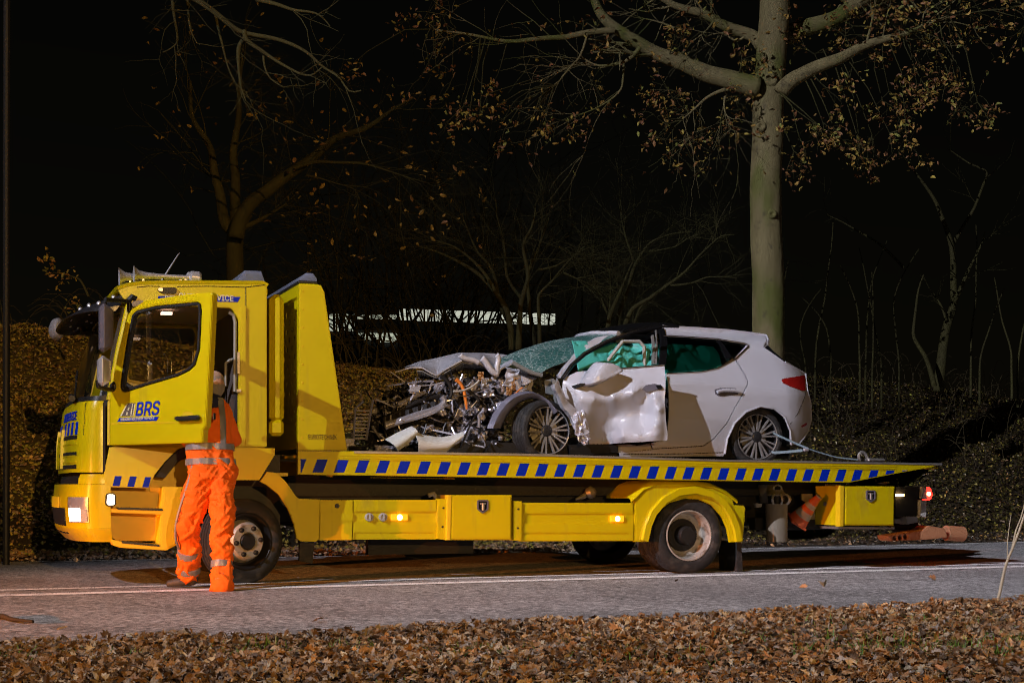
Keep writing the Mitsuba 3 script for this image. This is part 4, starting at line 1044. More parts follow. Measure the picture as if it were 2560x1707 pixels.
beam = put('crash_beam', [tube([(1.44,0.5,1.505),(1.638,0.5,1.561),(1.86,0.5,1.634),(2.017,0.5,1.696),(2.056,0.5,1.74),(2.033,0.5,1.793)], .03, 8, sub=24)], 'torn_steel', CAR)
put('cross_rail', tube([(1.44,0.48,1.468),(1.665,0.48,1.545),(1.898,0.48,1.618),(2.044,0.48,1.69)], .02, 8, sub=16), 'torn_steel', CAR)
put('cross_rail', tube([(1.463,0.6,1.552),(1.668,0.6,1.668),(1.846,0.6,1.752),(2.055,0.6,1.799)], .022, 8, sub=16), 'dark_steel', CAR)
put('cross_rail', tube([(1.616,0.65,1.717),(1.772,0.65,1.785),(1.907,0.65,1.847)], .022, 8), 'torn_steel', CAR)
for k, (pts, w_) in enumerate((([(1.446,0.56,1.519),(2.036,0.56,1.71)], .05), ([(1.574,0.66,1.599),(1.91,0.66,1.735)], .04))):
    a, b = np.array(pts[0]), np.array(pts[1])
    d = (b - a)
    P = np.array([[a + d * t + [0, .02 * math.sin(t * 40), dz] for t in np.linspace(0, 1, 40)] for dz in (-.06, -.02, .02, .06)])
    put('radiator_panel', shell(P, .01), 'dark_steel', CAR)
put('splash_guard', crumple(np.array((1.728,0.58,1.481)), .50, .12, .05, .05, 3, tilt=.33), 'black_plastic', CAR)
put('splash_guard', crumple(np.array((1.922,0.7,1.532)), .35, .10, .05, .05, 4, tilt=.25), 'dark_steel', CAR)
for i, c_ in enumerate([(1.742,0.85,1.687),(1.833,0.85,1.721),(1.901,0.85,1.821),(1.787,0.85,1.623),(2.038,0.85,1.758),(1.64,0.85,1.653)]):
    put('radiator_fin', crumple(np.array(c_) + [0, .05 * (i % 3), 0], .18, .13, .05, .04, 20 + i, tilt=.3), 'torn_steel' if i % 2 else 'dark_steel', CAR)
put('inner_wing', crumple(np.array((2.911,0.62,1.984)), .34, .20, .10, .07, 31, tilt=-.2), 'white_paint', CAR)
put('inner_wing', crumple(np.array((2.738,0.95,1.935)), .30, .22, .10, .06, 32, tilt=.1), 'white_paint', CAR)
put('chassis_leg', hull([(2.195,0.75,1.8), (2.385,0.75,1.727), (2.403,0.75,1.678), (2.189,0.75,1.712), (2.244,0.9,1.809), (2.454,0.9,1.686)]), 'grey_primer', CAR)
put('chassis_leg', hull([(2.298,0.8,1.772), (2.496,0.8,1.754), (2.754,0.8,1.704), (2.742,0.8,1.67), (2.461,0.8,1.693), (2.348,0.95,1.781), (2.797,0.95,1.678)]), 'torn_steel', CAR)
put('engine_block', [box(np.array((2.649,1.0,1.801)), np.array((2.591,1.6,2.065)), .05), box(np.array((2.816,1.0,1.94)), np.array((2.827,1.5,2.088)), .05)], 'alu_cast', CAR)
put('battery_tray', hull([(2.565,0.7,1.706), (2.729,0.7,1.83), (2.776,0.7,1.743), (2.705,0.7,1.698), (2.744,1.0,1.871), (2.864,1.0,1.738)]), 'dark_steel', CAR)
put('suspension_strut', tube([(2.864,0.62,1.983),(2.911,0.62,1.896),(2.982,0.62,1.809)], .045, 10), 'alu_cast', CAR)
put('orange_hose', tube([(2.2,0.56,1.972),(2.246,0.56,1.93),(2.28,0.56,1.866),(2.297,0.56,1.791),(2.308,0.56,1.726),(2.314,0.56,1.672)], [.022, .017, .017, .017, .015, .010], 8, sub=20), 'orange_cable', CAR)
put('orange_wire', tube([(2.863,0.42,1.898),(2.787,0.42,1.837),(2.718,0.42,1.781),(2.649,0.42,1.747)], .008, 6, sub=12), 'orange_cable', CAR)
for i, c_ in enumerate([(2.844,0.6,1.926),(2.791,0.6,1.875),(2.868,0.6,1.965),(2.483,0.6,2.015)]):
    put('torn_foam', crumple(np.array(c_), .07, .09, .03, .04, 50 + i, 8), 'rust_part', CAR)
for i, (c_, m_) in enumerate(zip([(2.537,0.62,1.952),(2.723,0.62,1.946),(2.415,0.62,1.917),(2.982,0.62,1.931),(1.78,0.62,1.869),(2.215,0.62,1.825)], ('white_paint', 'foil', 'foil', 'white_paint', 'foil', 'pale_grey'))):
    put('bracket', crumple(np.array(c_), .10, .09, .05, .05, 60 + i, 9), m_, CAR)
# wing stay along the screen base
put('wing_edge', tube([(2.753,0.42,2.15),(2.834,0.42,2.109),(2.951,0.42,2.058),(3.08,0.42,2.029)], .022, 8, sub=12), 'grey_primer', CAR)
# wheel arch liner hanging over the front wheel
arc = [(2.479,0.38,1.473),(2.542,0.38,1.614),(2.622,0.38,1.723),(2.726,0.38,1.806),(2.865,0.38,1.853),(3.005,0.38,1.834),(3.122,0.38,1.766),(3.222,0.38,1.659)]
a_ = np.array(arc)
inn = np.array([(2.63,0.4,1.482),(2.687,0.4,1.607),(2.757,0.4,1.694),(2.85,0.4,1.761),(2.954,0.4,1.796),(3.048,0.4,1.776),(3.13,0.4,1.723),(3.201,0.4,1.637)])
rows = [a_ + [0, .02, 0], a_ * .7 + inn * .3 + [0, -.03, .0], a_ * .3 + inn * .7 + [0, -.02, 0], inn + [0, .02, 0], inn + [0, .22, .02]]
qa = np.linspace(0, 1, 8)
qb = np.linspace(0, 1, 36)
rows = [np.column_stack([make_interp_spline(qa, r[:, k], 3)(qb) for k in range(3)]) for r in rows]
rows = np.array([r + np.column_stack([.02 * (meshkit.fbm(r * 9 + 2, 2) - .5), .05 * (meshkit.fbm(r * 11, 2) - .5), .02 * (meshkit.fbm(r * 9, 2) - .5)]) for r in rows])
put('arch_liner', shell(rows, .006), 'liner_grey', CAR, smooth=30)
# torn wing end and foil beside the door
we = [np.array([(3.176,0.27,1.979),(3.226,0.27,1.867),(3.287,0.27,1.766),(3.399,0.27,1.665),(3.511,0.27,1.553),(3.538,0.27,1.462)]), np.array([(3.103,0.18,1.926),(3.164,0.18,1.815),(3.225,0.18,1.703),(3.311,0.18,1.603),(3.409,0.18,1.514),(3.465,0.18,1.423)]), np.array([(3.127,0.3,1.912),(3.189,0.3,1.8),(3.238,0.3,1.698),(3.337,0.3,1.586),(3.412,0.3,1.461),(3.474,0.3,1.336)])]
qa = np.linspace(0, 1, len(we[0]))
qb = np.linspace(0, 1, 40)
rows = [np.column_stack([np.interp(qb, qa, r[:, k]) for k in range(3)]) for r in we]
rows = np.array([r + .05 * np.column_stack([meshkit.fbm(r * 8, 3) - .5, meshkit.fbm(r * 9 + 3, 3) - .5, meshkit.fbm(r * 8 + 9, 3) - .5]) for r in [rows[0], rows[0] * .5 + rows[1] * .5 + [0, -.03, 0], rows[1], rows[1] * .5 + rows[2] * .5, rows[2]]])
put('torn_wing', shell(rows, .008), 'white_paint', CAR, smooth=25)
put('torn_foil', crumple(np.array((3.407,0.16,1.501)), .16, .30, .05, .09, 71, 18, .25), 'foil', CAR, smooth=False)
put('torn_foil', crumple(np.array((3.453,0.18,1.389)), .08, .14, .05, .05, 72, 12, .2), 'foil', CAR, smooth=False)
put('hinge_post', [hull([(3.135,0.5,1.981), (3.242,0.5,2.006), (3.278,0.5,1.831), (3.147,0.5,1.85), (3.176,0.6,1.989), (3.319,0.6,1.838)]), hull([(3.198,0.45,2.002), (3.251,0.45,1.981), (3.329,0.45,1.807), (3.257,0.45,1.696), (3.251,0.55,1.811), (3.37,0.55,1.814)])], 'grey_primer', CAR)

# small broken pieces filling the engine bay
g = np.random.default_rng(11)
bits = {k: [] for k in ('torn_steel', 'dark_steel', 'foil', 'black_plastic', 'alu_cast')}
reg = Polygon([(380,1270),(360,960),(480,820),(500,690),(760,610),(1150,600),(1500,600),(1720,640),(1500,800),(1360,1040),(1400,1290)])
n = 0
while n < 1500:
    x, y = g.uniform(340, 1740), g.uniform(590, 1300)
    if n > 1050:
        x, y = g.uniform(360, 1420), g.uniform(1080, 1300)
    if not reg.contains(shapely.geometry.Point(x, y)):
        continue
    n += 1
    c = np.array([1.453 + (x - 340) * 0.0011479, 0, 2.005 - (y - 590) * 0.0010493])
    c[1] = (.62 if n < 1050 else .46) + .9 * g.random() ** 1.3
    mat_ = g.choice(list(bits), p=[.28, .30, .13, .21, .08])
    kind = g.random()
    if kind < .46:
        d = g.normal(size=3) * [.10, .06, .07]
        pts = [c - d, c + g.normal(size=3) * .03, c + d]
        bits[mat_].append(tube(pts, g.uniform(.004, .012), 5, sub=7))
    elif kind < .66:
        b = box(-g.uniform(.004, .035, 3) * [1, 1, .5], g.uniform(.004, .045, 3) * [1, 1, .5], .003)
        b.apply_transform(trimesh.transformations.random_rotation_matrix(g.random(3)))
        b.apply_translation(c)
        bits[mat_].append(b)
    elif kind < .86:
        bits[mat_].append(crumple(c, g.uniform(.04, .12), g.uniform(.03, .09), g.uniform(-.05, .05), .05, int(g.integers(1e6)), 6, g.uniform(-.8, .8)))
    else:
        ax = g.normal(size=3)
        r = g.uniform(.01, .035)
        bits[mat_].append(lathe([(-r, 0), (-r, r), (-r * .3, r * 1.2), (r, r), (r, 0)], c, ax, 10))
for k, v in bits.items():
    kk = put('broken_engine_parts', v, k, CAR, smooth=False, kind='stuff')
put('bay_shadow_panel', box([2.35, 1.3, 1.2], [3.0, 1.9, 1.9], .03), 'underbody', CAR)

# ---- loose pieces lying on the deck


def curved(pts_top, pts_bot, mat, key, label, category, bulge=.08):
    a, b = np.array(pts_top), np.array(pts_bot)
    qa, qb = np.linspace(0, 1, len(a)), np.linspace(0, 1, 24)
    a, b = [np.column_stack([np.interp(qb, qa, r[:, k]) for k in range(3)]) for r in (a, b)]
    rows = np.array([a * (1 - t) + b * t + [0, -bulge * math.sin(math.pi * t), 0] for t in np.linspace(0, 1, 9)])
    k = put(key, shell(rows, .008), mat, smooth=40)
    lab(k, label, category)
    return k


curved([(1.403,0.35,1.348),(1.528,0.35,1.417),(1.67,0.35,1.48)], [(1.499,0.25,1.242),(1.596,0.25,1.31),(1.7,0.25,1.405)], 'bumper_white', 'bumper_fragment', 'small pale curved bumper fragment leaning at the left end of the debris on the deck', 'bumper fragment')
curved([(1.666,0.3,1.443),(1.775,0.3,1.392),(1.952,0.3,1.373),(2.063,0.3,1.391),(2.186,0.3,1.432)], [(1.702,0.24,1.233),(1.779,0.24,1.226),(1.877,0.24,1.229),(1.988,0.24,1.235),(2.137,0.24,1.368)], 'bumper_white', 'bumper_fragment', 'long pale scoop shaped bumper fragment in front of the car wheel on the deck', 'bumper fragment')
gr = thing('grille_fragment', 'dark slatted grille fragment standing upright by the headboard', 'grille fragment')
ga = np.array((1.191,0.5,1.329))
for k in range(9):
    z = ga[2] + .03 + k * .034
    put('slat', hull(np.vstack([box([ga[0] - .06 + k * .003, ga[1], z], [ga[0] + .05 + k * .007, ga[1] + .02, z + .012]).vertices])), 'liner_grey', gr, smooth=False)
put('rim', [tube([ga + [-.07, 0, 0], ga + [-.05, 0, .33], ga + [.03, 0, .40]], .012, 6), tube([ga + [.06, 0, .02], ga + [.11, 0, .33], ga + [.13, 0, .42]], .014, 6)], 'liner_grey', gr)
k = put('fender_liner', crumple(np.array((1.392,0.7,1.406)), .24, .24, .2, .08, 81, 16), 'black_plastic', smooth=30)
lab(k, 'crumpled black liner lying between the grille fragment and the wreck', 'liner fragment')
for i, (c_, (sx, sz, m_, lb)) in enumerate(zip([(1.055,0.35,1.313),(1.13,0.35,1.261),(1.42,0.35,1.264),(1.637,0.35,1.25)], ((.10,.09,'foil','crushed silvery scrap at the foot of the headboard'), (.20,.05,'dark_steel','bent dark strip lying at the deck edge under the grille fragment'), (.26,.06,'torn_steel','flat torn metal strip on the deck under the pale fragment'), (.20,.05,'dark_steel','dark splinter on the deck between the two pale fragments')))):
    k = put('scrap_piece', crumple(np.array(c_), sx, sz, .1, .06, 90 + i, 12), m_, smooth=False)
    lab(k, lb, 'metal scrap')

# ---- strap that ties the rear wheel down
prin('strap_web', (.17, .23, .26), .8)
st = thing('tie_down_strap', 'pale blue lashing strap from the car rear wheel to a hook on the deck', 'strap')


def web(pts, wd, n=30):
    p = np.array(pts)
    q = np.linspace(0, 1, n)
    t = np.linspace(0, 1, len(p))
    p = np.column_stack([np.interp(q, t, p[:, k]) for k in range(3)])
    p[:, 2] -= .012 * np.sin(np.pi * q)
    return shell(np.array([p + [0, -.002, -wd / 2], p + [0, .01, wd / 2]]), .004)


put('webbing', web([(5.702,0.3,1.474), (5.783,0.25,1.439), (6.038,0.12,1.299)], .026), 'strap_web', st)
put('webbing', web([(5.686,0.3,1.266), (5.731,0.27,1.272), (5.971,0.14,1.285)], .028), 'strap_web', st)
put('webbing', web([(6.038,0.12,1.299), (6.351,0.08,1.225), (6.641,0.05,1.185)], .014), 'strap_web', st)
put('buckle', [box(np.array((5.971,0.14,1.272)), np.array((6.026,0.1,1.306)), .006)], 'chrome', st)
hk = thing('deck_hook', 'grey steel hook and shackle at the rear of the deck holding the strap', 'hook')
put('hook', tube([(6.633,0.05,1.184), (6.616,0.05,1.226), (6.641,0.05,1.264), (6.69,0.05,1.255), (6.723,0.05,1.206), (6.772,0.05,1.181)], .018, 8, sub=24), 'galvanised', hk)
put('shackle', [box(np.array((6.705,0.0,1.163)), np.array((6.928,0.12,1.202)), .015)], 'galvanised', hk)

# ---- things carried under the deck
prin('cone_orange', (.50, .085, .02), .5)
prin('cone_white', (.28, .26, .25), .5)
cn = thing('traffic_cone', 'orange and white traffic cone stowed slanting under the deck', 'traffic cone')
c0, c1 = np.array((6.08,0.42,0.52)), np.array((6.227,0.22,0.793))
ax = (c1 - c0) / np.linalg.norm(c1 - c0)
Lc = np.linalg.norm(c1 - c0)
rad = lambda t: .115 - .085 * t
for a, b, m_, nm in ((0, .22, 'cone_orange', 'lower_band'), (.22, .42, 'cone_white', 'white_band'), (.42, .56, 'cone_orange', 'middle_band'), (.56, .70, 'cone_white', 'upper_white_band'), (.70, .97, 'cone_orange', 'upper_band')):
    put(nm, lathe([(a * Lc, rad(a) - .01), (a * Lc, rad(a)), (b * Lc, rad(b)), (b * Lc, rad(b) - .01)], c0, ax, 28), m_, cn)
put('tip', lathe([(.97 * Lc, .036), (Lc, .036), (Lc, .018), (.93 * Lc, .018)], c0, ax, 20), 'cone_white', cn)
put('base', lathe([(-.02, 0), (-.02, .14), (.0, .14), (.01, .11)], c0, ax, 4), 'cone_orange', cn)
prin('bin_grey', (.20, .17, .13), .55)
bn = thing('steel_canister', 'tall grey canister with clamped lid hanging under the deck behind the rear wheel', 'canister')
b0, b1 = np.array((5.794,0.38,0.302)), np.array((5.801,0.38,0.711))
Hb = b1[2] - b0[2]
put('body', lathe([(0, 0), (0, .115), (Hb * .93, .118), (Hb, .122), (Hb, 0)], b0, [0, 0, 1], 28), 'bin_grey', bn)
put('neck', lathe([(Hb, .09), (Hb + .09, .09), (Hb + .09, 0)], b0, [0, 0, 1], 24), 'frame_black', bn)
put('lid', lathe([(Hb + .085, .11), (Hb + .10, .112), (Hb + .125, .08), (Hb + .15, .07), (Hb + .15, 0)], b0, [0, 0, 1], 24), 'bin_grey', bn)
for a in (-2.4, -1.7, -1.0, -.3):
    d = np.array([math.cos(a), math.sin(a), 0])
    put('clamp', tube([b0 + d * .118 + [0, 0, Hb * .99], b0 + d * .15 + [0, 0, Hb + .05], b0 + d * .105 + [0, 0, Hb + .10]], .013, 6, sub=8), 'galvanised', bn)
put('handle', tube([b0 + [-.04, -.02, Hb + .14], b0 + [-.035, -.02, Hb + .19], b0 + [.035, -.02, Hb + .19], b0 + [.04, -.02, Hb + .14]], .010, 6, sub=12), 'galvanised', bn)
bk = thing('fabric_bucket', 'dark bucket hanging behind the steel canister', 'bucket')
c0 = np.array((5.791,0.6,0.714)) 
put('body', lathe([(0, 0), (0, .06), (.22, .10), (.22, .09), (.02, .05)], c0, [0, 0, 1], 20), 'bin_grey', bk)
put('rim', lathe([(.20, .105), (.24, .107), (.24, .09)], c0, [0, 0, 1], 20), 'frame_black', bk)

# ================================================================== the recovery man at the open door
MAN = thing('person', 'worker in orange high visibility trousers and vest standing at the open cab door', 'person')
J = {k: np.array(v) for k, v in dict(
    hipR=(-0.358,-0.66,1.026), kneeR=(-0.359,-0.73,0.587), ankR=(-0.382,-0.82,0.126), heelR=(-0.392,-0.84,0.038),
    hipL=(-0.503,-0.64,1.026), kneeL=(-0.634,-0.6,0.562), ankL=(-0.585,-0.36,0.139),
    waist=(-0.438,-0.62,1.176), chest=(-0.459,-0.58,1.438), neckb=(-0.402,-0.53,1.651), headc=(-0.394,-0.5,1.794),
    shR=(-0.327,-0.54,1.547), shL=(-0.543,-0.5,1.545), elbR=(-0.187,-0.34,1.309), elbL=(-0.587,-0.28,1.306),
    handR=(-0.235,-0.08,1.28), handL=(-0.441,-0.02,1.243), toeL=(-0.743,-0.27,0.018), heelL=(-0.557,-0.36,0.068)).items()}


def chain(bones, seg=14):
    """union of tapered limbs between spheres"""
    def ball(p, r):
        return m3.Manifold.sphere(float(r), seg).translate([float(x) for x in p])
    out = None
    for (p, r), (q, s) in bones:
        h = m3.Manifold.batch_hull([ball(p, r), ball(q, s)])
        out = h if out is None else out + h
    return out


def soft(man, l=.025, it=10):
    m = to_tm(man.refine_to_length(l))
    m.merge_vertices()
    trimesh.smoothing.filter_taubin(m, iterations=it)
    return m


def folds(m, amp, freq, seed=0, stretch=(1, 1, .45)):
    v, n = m.vertices, m.vertex_normals
    f = meshkit.fbm(v * freq * np.array(stretch) + seed, 3)
    g = np.abs(meshkit.noise(v * freq * .9 * np.array([1.0, 1.0, .8]) + np.array([v[:, 2] * 1.2, v[:, 2] * .4, v[:, 0]]).T * freq * .6 + seed + 9) - .5) * 2
    m.vertices = v + n * (amp * (f - .5) * 1.2 + amp * (.5 - g))[:, None]
    return m


def wrinkles(m, amp, seed=0):
    """long slanting creases, as hanging cloth has"""
    v, n = m.vertices, m.vertex_normals
    a = v[:, 2] + .8 * v[:, 0] + .15 * meshkit.fbm(v * 4 + seed, 2)
    b = v[:, 2] - 1.1 * v[:, 0] + .15 * meshkit.fbm(v * 4 + seed + 7, 2)
    f = 1 - 2 * np.abs(meshkit.noise(np.column_stack([a * 15, v[:, 1] * 5, (v[:, 0] - v[:, 2] * .3) * 4 + seed])) - .5)
    h = 1 - 2 * np.abs(meshkit.noise(np.column_stack([b * 12, v[:, 1] * 5, (v[:, 0] + v[:, 2] * .3) * 4 + seed + 5])) - .5)
    k = np.maximum(f ** 3, h ** 3)
    m.vertices = v + n * (amp * (k - .35))[:, None]
    return m


def leg(grow=0.0):
    g = grow
    return chain([((J['hipR'], .10 + g), (J['kneeR'], .078 + g)), ((J['kneeR'], .078 + g), (J['ankR'], .072 + g)), ((J['ankR'], .072 + g), (J['heelR'], .078 + g)),
                  ((J['hipL'], .115 + g), (J['kneeL'], .092 + g)), ((J['kneeL'], .092 + g), (J['ankL'], .08 + g)),
                  ((J['hipR'], .115 + g), (J['hipL'], .12 + g)), ((J['hipR'], .12 + g), (J['waist'] + [.03, 0, 0], .135 + g)), ((J['hipL'], .12 + g), (J['waist'] + [-.03, 0, 0], .135 + g))])


hv = (.86, .155, .012)


def hv_fn(p, n, uv):
    return mix(hv, (.62, .10, .012), smoothstep(.55, .9, fbm(p.x * 8, p.y * 8, p.z * 5)) * .6)


bsdf('hi_vis_orange', {'type': 'principled', 'base_color': proc(hv_fn), 'roughness': .75, 'sheen': .3, 'specular': .2})
prin('reflective_tape', (.24, .24, .26), .4, .2)
prin('navy_cloth', (.012, .016, .06), .9)
prin('skin', (.50, .28, .19), .55)
prin('boot', (.05, .045, .04), .6)
Lg = to_tm(leg().refine_to_length(.012))
Lg.merge_vertices()
trimesh.smoothing.filter_taubin(Lg, iterations=12)
Lg = wrinkles(wrinkles(folds(Lg, .016, 5.0), .036), .016, 31)
put('trousers', Lg, 'hi_vis_orange', MAN, smooth=True)


def slab_cut(man, c, axis, half, amp=.020, freq=7.0, r=.3):
    """the piece of a limb within a slab across axis, as a band of tape"""
    ax = np.array(axis, float) / np.linalg.norm(axis)
    b = m3.Manifold.cylinder(2 * half, r, r, 24).translate([0, 0, -half])
    z = np.array([0, 0, 1.0])
    v = np.cross(z, ax)
    R = trimesh.geometry.align_vectors(z, ax)[:3, :3]
    M = np.column_stack([R, c])
    m = to_tm((man ^ b.transform(M.tolist())).refine_to_length(.02))
    m.merge_vertices()
    return folds(m, amp, freq)


big = leg(.016)
for a, b, ts in (('kneeR', 'ankR', (.78, 1.02)), ('kneeL', 'ankL', (.58, .92))):
    for t in ts:
        c = J[a] * (1 - t) + J[b] * t
        put('ankle_band', slab_cut(big, c, J[b] - J[a], .024, .012, 7.0, .17), 'reflective_tape', MAN)
seam = [J['hipL'] + [-.11, -.06, .05], J['hipL'] * .6 + J['kneeL'] * .4 + [-.115, -.055, 0], J['kneeL'] + [-.108, -.035, .0], J['kneeL'] * .5 + J['ankL'] * .5 + [-.09, -.05, 0]]
put('side_piping', tube(seam, .012, 6, sub=16), 'reflective_tape', MAN)


def torso(g=0.0):
    return chain([((J['waist'] + [.055, 0, -.10], .135 + g), (J['chest'] + [.045, 0, 0], .135 + g)), ((J['waist'] + [-.055, 0, -.10], .135 + g), (J['chest'] + [-.045, 0, 0], .135 + g)),
                  ((J['chest'] + [.045, 0, 0], .135 + g), (J['shR'], .075 + g)), ((J['chest'] + [-.045, 0, 0], .135 + g), (J['shL'], .075 + g)), ((J['shR'], .075 + g), (J['neckb'] + [0, 0, -.05], .08 + g)), ((J['shL'], .075 + g), (J['neckb'] + [0, 0, -.05], .08 + g))])


Tm = soft(torso(.012), .02, 10)
put('vest', wrinkles(folds(Tm, .010, 6.0, 3), .018, 12), 'hi_vis_orange', MAN, smooth=True)
bt = torso(.030)
for dz in (.055, -.075):
    put('vest_band', slab_cut(bt, J['waist'] + [0, 0, dz], [0, .08, 1], .026, .006, 7.0, .4), 'reflective_tape', MAN)
for dx in (.105, -.105):
    c = J['chest'] + [dx, 0, .03]
    m = to_tm((bt ^ m3.Manifold.cube([.05, .5, .40], True).translate(c.tolist())).refine_to_length(.025))
    m.merge_vertices()
    put('shoulder_band', folds(m, .006, 7.0), 'reflective_tape', MAN)
put('sleeve', [folds(soft(chain([((J['shR'], .07), (J['elbR'], .062)), ((J['elbR'], .062), (J['handR'], .052))])), .012, 9), folds(soft(chain([((J['shL'], .07), (J['elbL'], .062)), ((J['elbL'], .062), (J['handL'], .052))])), .012, 9)], 'hi_vis_orange', MAN, smooth=True)
nb, hc = J['neckb'], J['headc']
put('collar', folds(soft(chain([((nb + [0, .0, -.07], .095), (nb + [0, -.01, -.01], .072)), ((nb + [.06, 0, -.08], .06), (nb + [-.06, 0, -.08], .06)), ((nb + [0, -.05, -.11], .07), (nb + [0, -.03, -.04], .08))]), .015, 6), .008, 14), 'navy_cloth', MAN, smooth=True)
# the body itself: head turned to the cab, neck, trunk, arms with hands, legs
face = np.array([-.35, .90, -.12])
face /= np.linalg.norm(face)
lat = np.array([face[1], -face[0], 0])
lat /= np.linalg.norm(lat)
bones = [((hc + [0, 0, .03], .083), (hc + face * .045 + [0, 0, .02], .078)), ((hc + face * .05 + [0, 0, .0], .07), (hc + face * .075 + [0, 0, -.085], .042)), ((hc - face * .02, .08), (hc + face * .02 + [0, 0, -.06], .066)),
         ((hc + [0, 0, -.06], .056), (nb + [0, 0, -.02], .06)), ((nb, .06), (J['chest'], .12)), ((J['chest'], .12), (J['waist'], .11)), ((J['waist'], .11), (J['hipR'], .09)), ((J['waist'], .11), (J['hipL'], .09)),
         ((J['hipR'], .085), (J['kneeR'], .058)), ((J['kneeR'], .058), (J['ankR'], .045)), ((J['hipL'], .085), (J['kneeL'], .058)), ((J['kneeL'], .058), (J['ankL'], .045)),
         ((J['chest'], .1), (J['shR'], .05)), ((J['shR'], .05), (J['elbR'], .04)), ((J['elbR'], .04), (J['handR'], .028)), ((J['chest'], .1), (J['shL'], .05)), ((J['shL'], .05), (J['elbL'], .04)), ((J['elbL'], .04), (J['handL'], .028)),
         ((hc + face * .125 + [0, 0, .005], .010), (hc + face * .135 + [0, 0, -.03], .014))]
for s_ in (1, -1):
    e = hc + lat * .082 * s_ - face * .005
    bones += [((e + [0, 0, .022], .014), (e + lat * .012 * s_ + [0, 0, -.02], .011))]
for hnd, elb, sd in (('handR', 'elbR', 1), ('handL', 'elbL', -1)):
    h0 = J[hnd]
    d = (h0 - J[elb]) / np.linalg.norm(h0 - J[elb])
    side = np.cross(d, [0, 0, 1]) / np.linalg.norm(np.cross(d, [0, 0, 1]))
    up = np.cross(side, d)
    bones += [((h0, .026), (h0 + d * .07 + side * .02, .020)), ((h0, .026), (h0 + d * .07 - side * .02, .020))]
    for i, (off, ln_) in enumerate(((-.03, .066), (-.010, .078), (.010, .074), (.030, .058))):
        b0 = h0 + d * .075 + side * off
        k1 = b0 + d * ln_ * .5 - up * .012
        bones += [((b0, .0095), (k1, .0088)), ((k1, .0088), (k1 + d * ln_ * .35 - up * .03, .0078))]
    t0 = h0 + d * .02 - side * .03 * sd
    bones += [((t0, .013), (t0 + d * .035 - side * .03 * sd, .010)), ((t0 + d * .035 - side * .03 * sd, .010), (t0 + d * .06 - side * .035 * sd - up * .01, .0085))]
put('body', soft(chain(bones, 16), .012, 6), 'skin', MAN, smooth=True)
hr = m3.Manifold.batch_hull([m3.Manifold.sphere(.089, 24).translate((hc + [0, 0, .026]).tolist()), m3.Manifold.sphere(.086, 24).translate((hc - face * .015 + [0, 0, -.03]).tolist()), m3.Manifold.sphere(.06, 20).translate((hc - face * .03 + [0, 0, -.075]).tolist())])
cutm = m3.Manifold.sphere(.30, 32).translate((hc + face * .285 + [0, 0, -.05]).tolist())
crown = m3.Manifold.sphere(.075, 24).translate((hc - face * .0 + [.0, -.015, .105]).tolist())
hm = to_tm((hr - cutm).refine_to_length(.012))
hm.merge_vertices()
hm = folds(hm, .006, 40, 5, (1, 1, .3))
def hair_fn(p, n, uv):
    return mix((.22, .20, .18), (.46, .30, .22), smoothstep(HTOP - .07, HTOP - .01, p.z + .03 * noise(p.x * 60, p.y * 60, p.z * 20)))


HTOP = float(hc[2] + .115)
prin('grey_hair', proc(hair_fn), .75)
put('hair', hm, 'grey_hair', MAN, smooth=True)
for a, b, top in ((J['heelL'], J['toeL'], J['ankL']), (np.array((-0.381,-0.86,0.008)), np.array((-0.379,-0.62,-0.004)), J['heelR'])):
    a = np.array([a[0], a[1], max(a[2], .045)])
    b = np.array([b[0], b[1], .035])
    if a is not None and a[2] < .05:
        a[2] = .045
    sm = soft(chain([((a, .045), (b, .034)), ((a + (b - a) * .55, .046), (b, .036)), ((a, .045), (a + [0, 0, .07], .05))]), .015, 5)
    sm.vertices[:, 2] = np.maximum(sm.vertices[:, 2], .012)
    put('boot', sm, 'boot', MAN, smooth=True)

# ================================================================== the place: road, verge, bank
def height(s_, w_):
    """terrain height over the truck frame"""
    s_, w_ = np.asarray(s_, float), np.asarray(w_, float)
    far_edge = 5.15 + .02 * s_ + .0068 * np.clip(s_ - 2, 0, 60) ** 2 * .9
    d = w_ - far_edge
    n = meshkit.fbm(np.stack([s_ * .35, w_ * .35, w_ * 0], -1), 4) - .5
    n2 = meshkit.fbm(np.stack([s_ * 1.7, w_ * 1.7, w_ * 0 + 5], -1), 3) - .5
    t = np.clip((d - .9) / 5.4, 0, 1)
    topz = 2.95 + .45 * n + .30 * np.exp(-((s_ + 6) / 7.0) ** 2)
    bank = topz * t ** .85 * (1 - .25 * t * (1 - t)) + .10 * np.clip(d, 0, 1) + (n2 * .16 + n * .3) * np.clip(d / 1.5, 0, 1) * (t < 1.01)
    bank = np.where(d > 6.3, bank - .0 * d, bank)
    near = np.clip(-5.3 + .07 * s_ + .05 * n - w_, 0, 20)
    berm = .05 * np.clip(near / .5, 0, 1) + n2 * .06 * np.clip(near / .4, 0, 1) - .0 * near
    return np.where(d > 0, bank, np.where(near > 0, berm, 0.0))


def soil_fn(p, n, uv):
    return mix(mix((.035, .026, .016), (.075, .055, .032), fbm(p.x * 3, p.y * 3, p.z * 3)), (.20, .15, .04), smoothstep(.4, 1.0, p.z) * smoothstep(2.5, -.5, p.x) * fbm(p.x * 2, p.y * 2, p.z * 2))


